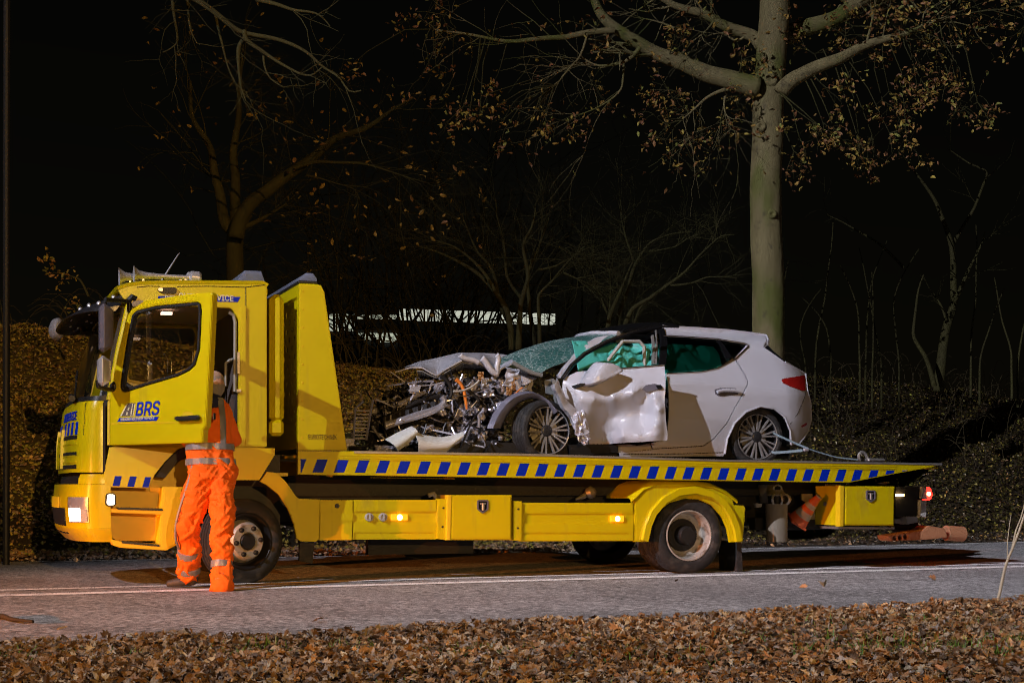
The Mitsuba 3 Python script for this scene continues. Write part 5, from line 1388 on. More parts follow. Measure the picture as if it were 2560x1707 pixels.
prin('soil', proc(soil_fn), .95, spec=.1)
us = np.r_[np.linspace(-260, -16, 24), np.arange(-15.6, 26, .3), np.linspace(27, 300, 30)]
ws = np.r_[np.linspace(-120, -14, 14), np.arange(-13, 14.5, .22), np.linspace(15, 40, 26), np.linspace(44, 420, 24)]
U, V = np.meshgrid(us, ws, indexing='ij')
gz = height(U, V) - .012
put('ground', grid(np.stack([U, V, gz], -1)), 'soil', smooth=True)
labels['ground'] = {'label': 'dark soil of the verge and wooded bank', 'kind': 'structure'}


def asphalt_fn(p, n, uv):
    g = noise(p.x * 95, p.y * 95, 0.0)
    h = noise(p.x * 38 + 9, p.y * 30, 0.0)
    k = noise(p.x * 22 + 3, p.y * 17, 5.0)
    chips = smoothstep(.62, .85, g) * .5 + smoothstep(.62, .88, h) * .65 + smoothstep(.68, .9, k) * .4
    pits = smoothstep(.40, .15, h) * .35 + smoothstep(.36, .12, k) * .3
    big = fbm(p.x * .7, p.y * 1.4, 0.0)
    base = mix((.205, .195, .192), (.30, .285, .28), big)
    base = base * (.80 + .3 * noise(p.x * 60, p.y * 60, 3.0)) * (1 - pits) + mi.Color3f(.26, .25, .245) * chips
    q = p.x * .354 + p.y * .935
    along = p.x * .935 - p.y * .354
    track = dr.exp(-dr.square((dr.abs(q - 10.3) - .85) / .35)) * .14
    stain = smoothstep(.52, .75, fbm(along * .35 + 4, q * 1.3, 2.0)) * .22
    return base * (1 - stain - track)


def asphalt_bump(p, n, uv):
    return noise(p.x * 70, p.y * 70, 0.0) * .6 + noise(p.x * 150, p.y * 150, 0.0) * .4


bsdf('asphalt', {'type': 'bumpmap', 'arbitrary': proc(asphalt_bump, 2e-3), 'scale': .009, 'b': {'type': 'principled', 'base_color': proc(asphalt_fn), 'roughness': .62, 'specular': .4}})
far_e = lambda s_: 5.15 + .02 * s_ + .0068 * np.clip(s_ - 2, 0, 60) ** 2 * .9
ss = np.arange(-60, 70, .5)
e1 = -5.35 + .07 * np.clip(ss, -8, 12) + .10 * (meshkit.fbm(np.stack([ss * 1.3, ss * 0, ss * 0], -1), 3) - .5)
e2 = far_e(ss) + .2 * (meshkit.fbm(np.stack([ss * .9, ss * 0 + 3, ss * 0], -1), 3) - .5)
tt = np.linspace(0, 1, 12)
P = np.stack([np.repeat(ss[:, None], 12, 1), e1[:, None] * (1 - tt) + e2[:, None] * tt, np.full((len(ss), 12), .0)], -1)
put('road', grid(P), 'asphalt', smooth=True)
labels['road'] = {'label': 'grey asphalt road under the truck', 'kind': 'structure'}


def line_fn(p, n, uv):
    wear = smoothstep(.55, .85, fbm(p.x * 9, p.y * 9, 0.0) * .7 + .3 * noise(p.x * 60, p.y * 60, 0.0))
    return mix((.82, .80, .78), (.35, .33, .33), wear)


prin('line_paint', proc(line_fn), .6)


def line(pts, wd, name, label):
    from scipy.interpolate import PchipInterpolator
    pts = np.array(pts)
    k = PchipInterpolator(pts[:, 0], pts[:, 1])
    xs = np.arange(pts[0, 0], pts[-1, 0] + .1, .35)
    y = k(xs)
    wob = .012 * (meshkit.fbm(np.stack([xs * 2, xs * 0, xs * 0], -1), 3) - .5)
    P = np.stack([np.stack([xs, y + wob - wd / 2, xs * 0 + .005], -1), np.stack([xs, y - wob + wd / 2, xs * 0 + .005], -1)], 1)
    k2 = put(name, grid(P), 'line_paint', smooth=False)
    lab(k2, label, kind='structure')


line([(-40, -3.2), (-2.18, -.80), (2.5, -.50), (8.7, -.09), (16, .55), (40, 3.6)], .22, 'road_line', 'nearer white line of the double centre line')
line([(-40, -2.6), (-2.16, -.12), (2.5, .10), (8.7, .42), (16, 1.0), (40, 4.0)], .13, 'road_line', 'farther white line of the double centre line')
line([(-40, 4.5), (1.3, 4.95), (5.9, 5.05), (10.5, 5.35), (16, 6.4), (26, 9.0)], .13, 'road_line', 'white edge line along the far side of the road')

# ================================================================== leaves, grass, trees, the far building
def inv_tw(X):
    return (np.asarray(X, float) - ORG) @ RT


def zat(x, y):
    """terrain height under a world point"""
    p = inv_tw(np.column_stack([np.atleast_1d(x), np.atleast_1d(y), np.zeros(np.size(x))]))
    return height(p[:, 0], p[:, 1])


vcol = {'type': 'mesh_attribute', 'name': 'vertex_color'}
prin('leaf_matter', vcol, .55, spec=.35)
bsdf('grass_blade', {'type': 'principled', 'base_color': vcol, 'roughness': .5, 'specular': .3})


def leaf_shape(lobes):
    if lobes:
        o = [(0, -.5), (.10, -.30), (.30, -.28), (.20, -.10), (.42, .02), (.24, .14), (.30, .32), (.12, .34), (0, .5)]
    else:
        o = [(0, -.5), (.16, -.34), (.25, -.08), (.22, .16), (.11, .36), (0, .5)]
    left = [(-x, y) for x, y in o[1:-1]][::-1]
    o = np.array(o + left)
    n = len(o)
    v = np.vstack([o, [[0, -.15], [0, .2]]])
    f = []
    for k in range(n):
        a, b = k, (k + 1) % n
        m = n if (v[a, 1] + v[b, 1]) / 2 < .02 else n + 1
        f.append((a, b, m))
    h = n // 2
    # bridge the two ribs
    k = min(range(1, h), key=lambda i: abs(v[i, 1] - .02))
    f += [(n, k if v[k, 1] > -.3 else k + 1, n + 1)]
    k2 = n - k
    f += [(n + 1, k2, n)]
    return v, np.array(f)


def scatter(pos, size, tilt, colors, seed, curl=.35, lean=None, shapes=(0, 1)):
    """many single leaves: pos (n,3), each bent along its midrib, tilted and coloured"""
    g = np.random.default_rng(seed)
    V, F, C, at = [], [], [], 0
    n = len(pos)
    pick = g.choice(shapes, n)
    for sh in set(shapes):
        idx = np.nonzero(pick == sh)[0]
        if not len(idx):
            continue
        v0, f0 = leaf_shape(sh)
        m = len(idx)
        s_ = size * g.uniform(.6, 1.25, m)
        cu = g.normal(0, curl, m)
        cv = g.normal(curl * .8, curl, m)
        x = v0[None, :, 0] * g.uniform(.7, 1.15, m)[:, None]
        y = np.repeat(v0[None, :, 1], m, 0)
        z = cu[:, None] * (y ** 2) * 1.6 + cv[:, None] * np.abs(x) * 1.3 + .05 * g.normal(size=x.shape)
        L = np.stack([x, y, z], -1) * s_[:, None, None]
        a = g.uniform(0, 2 * np.pi, m)
        t = np.abs(g.normal(0, tilt, m))
        b = g.uniform(0, 2 * np.pi, m)
        ca, sa = np.cos(a), np.sin(a)
        Rz = np.zeros((m, 3, 3)); Rz[:, 0, 0] = ca; Rz[:, 0, 1] = -sa; Rz[:, 1, 0] = sa; Rz[:, 1, 1] = ca; Rz[:, 2, 2] = 1
        ax = np.stack([np.cos(b), np.sin(b), 0 * b], -1)
        K = np.zeros((m, 3, 3)); K[:, 0, 2] = ax[:, 1]; K[:, 1, 2] = -ax[:, 0]; K[:, 2, 0] = -ax[:, 1]; K[:, 2, 1] = ax[:, 0]
        Rt_ = np.eye(3) + np.sin(t)[:, None, None] * K + (1 - np.cos(t))[:, None, None] * (K @ K)
        R_ = Rt_ @ Rz if lean is None else lean @ (Rt_ @ Rz)
        P = np.einsum('mij,mkj->mki', R_, L) + pos[idx][:, None]
        V.append(P.reshape(-1, 3))
        F.append((f0[None] + (np.arange(m) * len(v0))[:, None, None]).reshape(-1, 3) + at)
        at += m * len(v0)
        c = colors[idx] * g.uniform(.75, 1.25, (m, 1))
        C.append(np.repeat(c[:, None], len(v0), 1).reshape(-1, 3))
    return trimesh.Trimesh(np.vstack(V), np.vstack(F), process=False), np.clip(np.vstack(C), 0, 1)


def palette(n, cols, weights, g):
    w = np.array(weights, float)
    return np.array(cols)[g.choice(len(cols), n, p=w / w.sum())]


g = np.random.default_rng(21)
BROWN = [(.28, .15, .07), (.38, .23, .12), (.17, .095, .05), (.46, .33, .21), (.36, .28, .22), (.48, .23, .07), (.54, .43, .29), (.09, .055, .03)]

# ---- fallen leaves on the near verge
n = 108000
s_ = g.uniform(-4.6, 7.5, n)
w_ = -4.6 - 4.5 * g.random(n) ** .92
edge = -5.22 + .45 * (meshkit.fbm(np.stack([s_ * 1.1, s_ * 0, s_ * 0 + 3], -1), 3) - .5) + .072 * s_ - .12
keep = w_ < edge + .10 * g.normal(size=n)
s_, w_ = s_[keep], w_[keep]
lift = .012 + .065 * g.random(len(s_)) ** 1.5 * np.clip((edge[keep] - w_) / .35 + .25, .1, 1) + .07 * (meshkit.fbm(np.stack([s_ * 2.1, w_ * 2.1, s_ * 0], -1), 3) - .35) * np.clip((edge[keep] - w_) / .3, 0, 1)
pos = tw(np.column_stack([s_, w_, height(s_, w_) + np.maximum(lift, .008)]))
right = np.clip((s_ + 1) / 6, 0, 1)
col = palette(len(s_), BROWN, (3, 3, 2.2, 2, 2, 1.0, 1.0, 2.2), g)
warm = palette(len(s_), [(.46, .21, .08), (.54, .30, .13), (.34, .15, .055), (.60, .40, .20)], (3, 3, 2, 2), g)
col = np.where((g.random(len(s_)) < right * .6)[:, None], warm, col)
col = col * (.55 + .75 * meshkit.fbm(np.stack([s_ * 1.1, w_ * 2.0, s_ * 0 + 8], -1), 3))[:, None]
m, c = scatter(pos, .050, .75, col, 5)
put('leaf_litter', m, 'leaf_matter', smooth=False, world=True, color=c)
labels['leaf_litter'] = {'label': 'thick brown autumn leaf litter along the near verge', 'category': 'leaves', 'kind': 'stuff'}

# ---- grass among them
clumps = [(-2.29,6.944),(-1.743,7.589),(-1.269,7.334),(-0.782,7.417),(-0.719,7.095),(-0.131,6.915),(0.396,7.334),(0.523,6.915),(1.287,7.678),(1.622,7.502),(1.844,7.417),(1.794,6.915),(2.179,7.678),(2.311,7.502),(2.168,6.915),(2.511,7.678),(0.878,6.915),(-1.746,6.8),(2.436,8.585),(1.599,6.8),(1.346,6.915),(1.944,7.417),(1.914,6.944),(2.117,7.252),(2.102,6.944),(2.313,7.252),(2.266,6.871),(1.726,7.095),(2.452,7.958),(1.539,6.944),(2.526,7.417),(-0.244,6.944),(-1.25,6.8),(-1.952,6.944)]
bl = []
for k, (cx, cy) in enumerate(clumps):
    if float(inv_tw([cx, cy, 0])[1]) > -6.1 + .07 * float(inv_tw([cx, cy, 0])[0]):
        continue
    for _ in range(70):
        r = abs(g.normal(0, .12))
        a = g.uniform(0, 2 * np.pi)
        bl.append((cx + r * math.cos(a) * 1.5, cy + r * math.sin(a), (.13 * g.uniform(.4, 1.1)) * math.exp(-r * 1.2)))
for _ in range(3000):
    s1_ = g.uniform(-4, 7)
    w1_ = -6.3 + .07 * s1_ - 2.4 * g.random()
    if meshkit.noise(np.array([s1_ * 1.4, w1_ * 1.4, 9.0])) < .60 - .05 * (s1_ > 2):
        continue
    p = tw([s1_, w1_, 0])
    bl.append((p[0], p[1], g.uniform(.06, .13)))
bl = np.array(bl)
nb = len(bl)
z0 = zat(bl[:, 0], bl[:, 1])
a = g.uniform(0, 2 * np.pi, nb)
lean = g.uniform(.15, 1.0, nb)
wd = g.uniform(.002, .0045, nb)
V = []
for t, wf in ((0, 1), (.45, .85), (.8, .5), (1, .02)):
    h = bl[:, 2] * t * (1 - .35 * lean * t)
    d = bl[:, 2] * lean * t ** 2 * .9
    cx_, cy_ = bl[:, 0] + np.cos(a) * d, bl[:, 1] + np.sin(a) * d
    ox, oy = -np.sin(a) * wd * wf, np.cos(a) * wd * wf
    V += [np.stack([cx_ - ox, cy_ - oy, z0 + h], -1), np.stack([cx_ + ox, cy_ + oy, z0 + h], -1)]
V = np.stack(V, 1)
f0 = np.array([(0, 1, 3), (0, 3, 2), (2, 3, 5), (2, 5, 4), (4, 5, 7), (4, 7, 6)])
F = (f0[None] + (np.arange(nb) * 8)[:, None, None]).reshape(-1, 3)
gc = palette(nb, [(.12, .24, .03), (.17, .28, .04), (.08, .18, .035), (.26, .30, .06), (.30, .26, .10)], (3, 3, 2, 2, 1.2), g)
put('grass', trimesh.Trimesh(V.reshape(-1, 3), F, process=False), 'grass_blade', smooth=False, world=True, color=np.repeat(gc[:, None], 8, 1).reshape(-1, 3))
labels['grass'] = {'label': 'green grass blades poking through the leaf litter', 'category': 'grass', 'kind': 'stuff'}

# ---- leaves and low ivy on the bank behind the road
n = 120000
s_ = g.uniform(-8.5, 21, n)
d_ = -.45 + 8.0 * g.random(n)
w_ = far_e(s_) + d_
kp = (g.random(n) < np.clip(1.25 - .05 * d_, .3, 1)) & ((d_ > .15) | (g.random(n) < .25))
s_, w_, d_ = s_[kp], w_[kp], d_[kp]
low = np.clip(1 - d_ / 1.0, 0, 1)
h = height(s_, w_)
stand = np.clip((d_ - 1.0) / 1.5, 0, 1) * np.clip((.9 - (s_ + 2) / 9), .25, 1)
pos = tw(np.column_stack([s_, w_, h + .02 + (.03 + .14 * stand * meshkit.fbm(np.stack([s_ * 1.2, w_ * 1.2, s_ * 0], -1), 3)) * g.random(len(s_))]))
olive = palette(len(s_), [(.42, .33, .06), (.52, .40, .08), (.30, .28, .05), (.52, .36, .10), (.34, .19, .07), (.16, .13, .04)], (3, 3, 3, 2, 2, 3), g)
brn = palette(len(s_), BROWN, (3, 3, 2, 2, 2, 1, 1.5, 2), g)
col = np.where((g.random(len(s_)) < .25 + .75 * low)[:, None], brn, olive)
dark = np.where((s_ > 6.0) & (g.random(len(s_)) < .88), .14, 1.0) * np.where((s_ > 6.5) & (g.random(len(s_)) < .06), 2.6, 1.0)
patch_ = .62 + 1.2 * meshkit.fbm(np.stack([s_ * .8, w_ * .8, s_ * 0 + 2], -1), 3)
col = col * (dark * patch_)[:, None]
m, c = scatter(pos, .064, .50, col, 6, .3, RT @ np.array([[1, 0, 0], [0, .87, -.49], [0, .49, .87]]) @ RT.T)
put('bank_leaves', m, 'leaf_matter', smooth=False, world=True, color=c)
labels['bank_leaves'] = {'label': 'leaf litter and low ivy covering the bank behind the road', 'category': 'leaves', 'kind': 'stuff'}

o_ = []
gg = np.random.default_rng(55)
for _ in range(700):
    s0_ = gg.uniform(-8, 20)
    d0_ = gg.uniform(2.8, 7.2)
    w0_ = float(far_e(s0_)) + d0_
    p = tw([s0_, w0_, float(height(s0_, w0_)) - .05])
    L_ = gg.uniform(.25, .9)
    a = gg.uniform(0, 6.28)
    q_ = np.array([math.cos(a), math.sin(a), 0])
    o_.append(tube([p, p + q_ * .12 * L_ + [0, 0, .6 * L_], p + q_ * .45 * L_ + [0, 0, .95 * L_], p + q_ * .95 * L_ + [0, 0, .8 * L_]], [.006, .005, .004, .002], 3, cap=False, sub=8))
prin('bramble_stem', (.13, .10, .045), .8)
put('brambles', o_, 'bramble_stem', smooth=True, world=True)
labels['brambles'] = {'label': 'thin dry bramble stems arching out of the bank top', 'category': 'brambles', 'kind': 'stuff'}

# ---- single leaves and sticks on the road
for (x, y), lb, cc in zip([(2.521,12.777),(2.769,13.136),(1.536,13.859),(-1.272,9.706),(-2.755,9.06),(4.018,14.159)],
                         ('orange brown leaf standing on the bare road before the rear wheel', 'flat pale leaf on the road right of the standing leaf', 'small leaf on the white line near the mudflap', 'dark crumpled leaf on the road below the worker', 'tiny pale leaf on the road at the left edge', 'thin brown leaf on the road at the right edge'),
                         ((.40, .20, .08), (.30, .26, .14), (.10, .06, .03), (.12, .07, .04), (.5, .42, .3), (.25, .12, .05))):
    m, c = scatter(np.array([[x, y, .022]]), .085, .5, np.array([cc]), int(abs(x * 1000)), .4)
    k = put('fallen_leaf', m, 'leaf_matter', smooth=False, world=True, color=c)
    lab(k, lb, 'leaf')


def bark_fn(p, n, uv):
    b = fbm(p.x * 9, p.y * 9, p.z * 2.2, 4)
    moss = smoothstep(.45, .75, fbm(p.x * 3, p.y * 3, p.z * 1.1))
    spots = smoothstep(.62, .85, fbm(p.x * 10, p.y * 10, p.z * 6, 3))
    return mix(mix(mix((.155, .125, .058), (.27, .225, .105), b), (.11, .13, .022), moss * .85), (.05, .04, .03), spots * .55)


def bark_bump(p, n, uv):
    return fbm(p.x * 16, p.y * 16, p.z * 4, 3) + .5 * noise(p.x * 5, p.y * 5, p.z * 20)


bsdf('beech_bark', {'type': 'bumpmap', 'arbitrary': proc(bark_bump, 4e-3), 'scale': .012, 'b': {'type': 'principled', 'base_color': proc(bark_fn), 'roughness': .8, 'specular': .25}})


def twig_fn(p, n, uv):
    return mix((.040, .034, .016), (.070, .066, .020), fbm(p.x * 3, p.y * 3, p.z * 3))


prin('twig_bark', proc(twig_fn), .85, spec=.2)
prin('dark_bark', (.035, .030, .022), .9, spec=.1)


def wiggle(pts, amp, seed, n=None):
    """a traced limb as a smooth, slightly crooked line"""
    p = np.array(pts, float)
    n = n or max(8, 5 * len(p))
    d = np.r_[0, np.cumsum(np.linalg.norm(np.diff(p, axis=0), axis=1))]
    t = np.linspace(0, d[-1], n)
    from scipy.interpolate import PchipInterpolator
    q = PchipInterpolator(d, p)(t)
    gg = np.random.default_rng(seed)
    ph = gg.random((3, 2)) * 6
    for k in range(3):
        q[:, k] += amp * (np.sin(t * 2.6 + ph[k, 0]) * .6 + np.sin(t * 6.1 + ph[k, 1]) * .4) * np.minimum(1, t / d[-1] * 3)
    return q


def grow(out, p, d, length, r, depth, gg, spread=.6, droop=0.0, tips=None, sides=4, nsub=(2, 4)):
    """a twig that forks: appended to out as thin tubes"""
    pts = [p]
    q, dd = p.copy(), d / np.linalg.norm(d)
    k = 5
    for i in range(k):
        dd = dd + gg.normal(size=3) * .16 + np.array([0, 0, -droop])
        dd /= np.linalg.norm(dd)
        q = q + dd * length / k
        pts.append(q)
    out.append(tube(pts, np.linspace(r, r * .35, len(pts)), sides, cap=False))
    if tips is not None:
        tips.append(q)
    if depth > 0:
        for _ in range(gg.integers(nsub[0], nsub[1] + 1)):
            i = gg.integers(1, k + 1)
            nd = dd + gg.normal(size=3) * spread
            grow(out, np.array(pts[i]), nd, length * gg.uniform(.45, .75), r * .55, depth - 1, gg, spread, droop, tips, max(3, sides - 1), nsub)


LIMBS = None


def tree_thing(name, label, cat_, limbs, twigs, seed, mat='twig_bark', group=None, leaf=None):
    """limbs: (points, r0, r1[, name]); twigs: twigs per limb, forking depth, length"""
    t = thing(name, label, cat_, group)
    gg = np.random.default_rng(seed)
    tw_, tips = [], []
    for i, L in enumerate(limbs):
        pts = wiggle(L[0], (.012 if i == 0 else L[1] * .35 + .008), seed + i)
        nm = 'trunk' if i == 0 else 'limb'
        put(nm, tube(pts, np.linspace(L[1], L[2], len(pts)) , 12 if L[1] > .08 else 6, cap=True), mat, t, smooth=True, world=True)
        cnt, dep, ln_ = twigs
        for _ in range(cnt if i else 0):
            j = gg.integers(len(pts) // 3, len(pts))
            d = pts[min(j + 1, len(pts) - 1)] - pts[j - 1]
            d = d / np.linalg.norm(d) + gg.normal(size=3) * .55
            grow(tw_, pts[j], d, ln_ * gg.uniform(.5, 1.2), max(.006, L[2] * .6), dep, gg, tips=tips)
    if tw_:
        put('twigs', tw_, mat, t, smooth=True, world=True, kind='stuff')
    return t, np.array(tips) if tips else np.zeros((0, 3))


# ---- the beech behind the car
BD = 22.5
BEECH = [
    ([(3.898,22.5,0.391),(3.898,22.5,1.912),(3.898,22.5,2.885),(3.892,22.5,4.04),(3.861,22.5,5.378),(3.892,22.5,6.473),(3.934,22.5,7.202),(3.977,22.5,7.81),(4.001,22.5,8.662),(4.026,22.5,9.513)], .262, .225),
    ([(3.721,22.3,6.909),(3.49,22.3,6.955),(3.029,22.3,7.087),(2.445,22.3,7.333),(1.953,22.3,7.579),(1.553,22.3,7.794),(1.277,22.3,8.133),(1.154,22.3,8.415)], .16, .055),
    ([(3.802,22.6,7.613),(3.709,22.6,7.753),(3.537,22.6,7.856),(3.101,22.6,8.043),(2.603,22.6,8.174),(2.26,22.6,8.345),(2.073,22.6,8.517)], .10, .035),
    ([(3.989,22.0,6.752),(4.141,22.0,6.919),(4.353,22.0,7.022),(4.778,22.0,7.246),(5.203,22.0,7.428),(5.688,22.0,7.61),(6.113,22.0,7.707),(6.477,22.0,7.844)], .12, .02),
    ([(4.089,22.9,7.797),(4.31,22.9,7.908),(4.689,22.9,8.05),(5.163,22.9,8.264),(5.542,22.9,8.492)], .15, .10),
    ([(1.533,22.1,7.708),(1.113,22.1,7.668),(0.717,22.1,7.592),(0.107,22.1,7.54),(-0.289,22.1,7.601),(-0.807,22.1,7.678),(-1.172,22.1,7.738)], .05, .012),
    ([(3.185,22.1,6.824),(2.911,22.1,6.696),(2.697,22.1,6.504),(2.545,22.1,6.361)], .03, .01),
    ([(3.23,22.2,6.851),(3.184,22.2,6.606),(3.276,22.2,6.392)], .025, .008),
    ([(1.905,22.1,7.449),(1.661,22.1,7.236),(1.341,22.1,7.19),(1.052,22.1,7.306)], .035, .01),
    ([(1.114,22.0,7.616),(1.017,22.0,7.298),(0.835,22.0,7.086),(0.653,22.0,6.858)], .022, .008),
    ([(1.683,22.3,7.278),(1.661,22.3,6.94),(1.43,22.3,6.694),(0.908,22.3,6.463)], .02, .006),
    ([(3.506,22.4,7.693),(3.413,22.4,7.646),(3.197,22.4,7.754),(2.95,22.4,7.708)], .02, .008),
    ([(2.467,22.5,7.863),(2.219,22.5,7.956),(1.909,22.5,8.002)], .02, .006),
    ([(5.263,22.0,7.48),(5.339,22.0,7.768),(5.415,22.0,8.162)], .02, .01)]
beech, tips = tree_thing('beech_tree', 'big smooth grey trunk rising behind the car, with spreading limbs and last leaves', 'tree', BEECH, (7, 1, 1.1), 41, 'beech_bark')
# swollen collars where limbs were cut and where they join
for (px, r) in zip([(3.745,22.26,6.315),(3.898,22.26,7.021),(3.76,22.26,7.358),(3.914,22.26,4.995)], (.055, .07, .05, .05)):
    p = np.array(px)
    put('knot', lathe([(0, r * 1.5), (-.02, r * 1.25), (-.035, r), (-.02, r * .6), (-.0, 0)], p, [0, 1, 0], 20), 'beech_bark', beech, world=True, smooth=True)
# crown leaves: loose clusters
cl = np.array([(2.169,22.0,6.434),(2.351,22.0,6.191),(2.23,22.0,6.039),(2.412,22.0,5.948),(2.412,22.0,6.707),(2.594,22.0,6.616),(2.897,22.0,6.312),(3.049,22.0,6.343),(3.231,22.0,6.707),(3.383,22.0,6.616),(3.443,22.0,7.283),(3.504,22.0,7.222),(2.594,22.0,7.889),(2.837,22.0,7.798),(2.412,22.0,7.525),(2.685,22.0,7.647),(1.047,22.0,7.829),(1.199,22.0,7.525),(1.259,22.0,7.01),(0.805,22.0,6.312),(4.202,22.0,6.13),(4.171,22.0,5.857),(4.444,22.0,6.252),(4.505,22.0,6.161),(4.657,22.0,6.343),(4.808,22.0,6.252),(5.112,22.0,6.161),(5.263,22.0,6.13),(4.596,22.0,6.828),(5.051,22.0,7.161),(4.596,22.0,7.465),(4.93,22.0,7.556),(5.688,22.0,6.858),(5.627,22.0,6.767),(6.052,22.0,6.919),(6.143,22.0,6.949),(6.416,22.0,7.252),(6.537,22.0,7.222),(5.991,22.0,7.616),(5.749,22.0,7.495),(6.173,22.0,7.374),(5.87,22.0,7.283),(6.628,22.0,6.555),(6.719,22.0,6.616),(6.932,22.0,6.616),(6.992,22.0,6.828),(5.567,22.0,7.98),(5.445,22.0,7.829),(5.718,22.0,7.859),(5.991,22.0,7.95),(6.325,22.0,7.98),(6.416,22.0,7.829),(6.78,22.0,8.041),(7.083,22.0,7.95),(7.235,22.0,7.829),(7.387,22.0,7.95),(7.569,22.0,8.041),(7.508,22.0,7.707),(6.628,22.0,8.071),(6.932,22.0,7.738),(5.112,22.0,7.798),(5.263,22.0,7.677),(5.415,22.0,6.191),(5.627,22.0,6.161),(5.961,22.0,6.13),(4.111,22.0,7.95),(4.08,22.0,7.829)])
cl2 = np.array([(-1.3,21.5,7.798),(-1.131,21.5,7.883),(-0.906,21.5,7.798),(-1.075,21.5,7.657),(-1.3,21.5,7.488),(-1.469,21.5,7.714),(-1.356,21.5,7.066),(-1.131,21.5,7.122),(-0.906,21.5,7.136),(-0.68,21.5,7.15),(-0.539,21.5,7.122),(-0.173,21.5,7.15),(-0.708,21.5,6.446),(-0.483,21.5,6.502),(-0.286,21.5,6.531),(-0.117,21.5,6.418),(0.08,21.5,6.502),(-0.117,21.5,6.249),(0.221,21.5,6.559),(0.475,21.5,6.643),(0.503,21.5,6.418),(0.616,21.5,6.164),(0.278,21.5,6.277),(-0.624,21.5,6.362),(-2.131,21.5,7.305),(-0.258,21.5,6.643),(-1.075,21.5,7.798),(-0.962,21.5,7.911)])
P_, = [[]]
gl = np.random.default_rng(77)
limb_pts = np.vstack([wiggle(L[0], L[1] * .35 + .008, 41 + i) for i, L in enumerate(BEECH) if i])
sprays = []
for k, c0 in enumerate(np.vstack([cl, cl2])):
    near_ = limb_pts[np.argmin(np.linalg.norm((limb_pts - c0) * [1, .6, 1], axis=1))]
    c1 = c0 * [1, 0, 1] + [0, near_[1] + gl.normal() * .3, 0]
    d = c1 - near_
    if .05 < np.linalg.norm(d) < 2.6:
        mid = near_ + d * .5 + [0, 0, .10 * np.linalg.norm(d)] + gl.normal(size=3) * .06
        sprays.append(tube(np.array([near_, near_ * .4 + mid * .6, mid, mid * .4 + c1 * .6, c1]), np.linspace(.012, .005, 5), 4, cap=False))
    tp_ = []
    for _ in range(int(gl.integers(2, 4)) if k < len(cl) else 1):
        grow(sprays, c1, d / (np.linalg.norm(d) + .01) + gl.normal(size=3) * .8, gl.uniform(.25, .5), .006, 1, gl, .8, .04, tp_, 4, (2, 4))
    tp_ = np.array(tp_)
    rep_ = int(gl.integers(2, 6))
    P_.append(np.repeat(tp_, rep_, 0) + gl.normal(size=(rep_ * len(tp_), 3)) * .06)
put('twigs', sprays, 'twig_bark', beech, smooth=True, world=True, kind='stuff')
if len(tips):
    sel = tips[gl.random(len(tips)) < .30]
    P_.append(sel + gl.normal(size=(len(sel), 3)) * .04)
P_ = np.vstack(P_)
lc = palette(len(P_), [(.36, .22, .05), (.26, .12, .04), (.40, .30, .06), (.20, .09, .04), (.22, .22, .05)], (3, 3, 2, 2, 1), gl)
m, c = scatter(P_, .088, 1.2, lc, 8, .35, shapes=(0,))
put('crown', m, 'leaf_matter', beech, smooth=False, world=True, color=c, kind='stuff')

# ---- bare trees, bushes and saplings on the bank
tl_, tips = tree_thing('bare_tree', 'bare forked tree rising behind the cab roof', 'tree', [
    ([(-4.517,24.0,3.288),(-4.501,24.0,4.294),(-4.476,24.0,5.017),(-4.313,24.0,5.363)], .155, .13),
    ([(-4.402,23.6,4.856),(-4.148,23.6,5.443),(-3.808,23.6,5.691),(-3.53,23.6,5.876),(-3.159,23.6,6.185),(-2.787,23.6,6.433),(-2.386,23.6,6.618),(-1.612,23.6,7.076)], .13, .015),
    ([(-4.539,24.2,5.052),(-4.697,24.2,5.21),(-4.808,24.2,5.686),(-4.888,24.2,6.32),(-5.189,24.2,6.954),(-5.294,24.2,7.493)], .10, .02),
    ([(-4.544,24.4,5.15),(-4.576,24.4,5.726),(-4.544,24.4,6.493),(-4.512,24.4,7.132),(-4.497,24.4,7.964)], .10, .02),
    ([(-4.37,23.8,5.045),(-3.996,23.8,5.232),(-3.622,23.8,5.466)], .05, .01),
    ([(-3.438,23.4,5.926),(-2.978,23.4,6.049),(-2.519,23.4,6.018),(-1.905,23.4,5.865),(-1.537,23.4,5.727)], .035, .008),
    ([(-3.241,23.3,5.797),(-2.813,23.3,5.691),(-2.508,23.3,5.599),(-2.416,23.3,5.446)], .02, .006)], (9, 2, 1.3), 51)
P2 = tips[np.random.default_rng(4).random(len(tips)) < .45]
if len(P2):
    m, c = scatter(P2 + gl.normal(size=P2.shape) * .1, .11, 1.2, palette(len(P2), [(.34, .22, .05), (.24, .12, .04)], (2, 1), gl), 9, .3, shapes=(0,))
    put('crown', m, 'leaf_matter', tl_, smooth=False, world=True, color=c, kind='stuff')
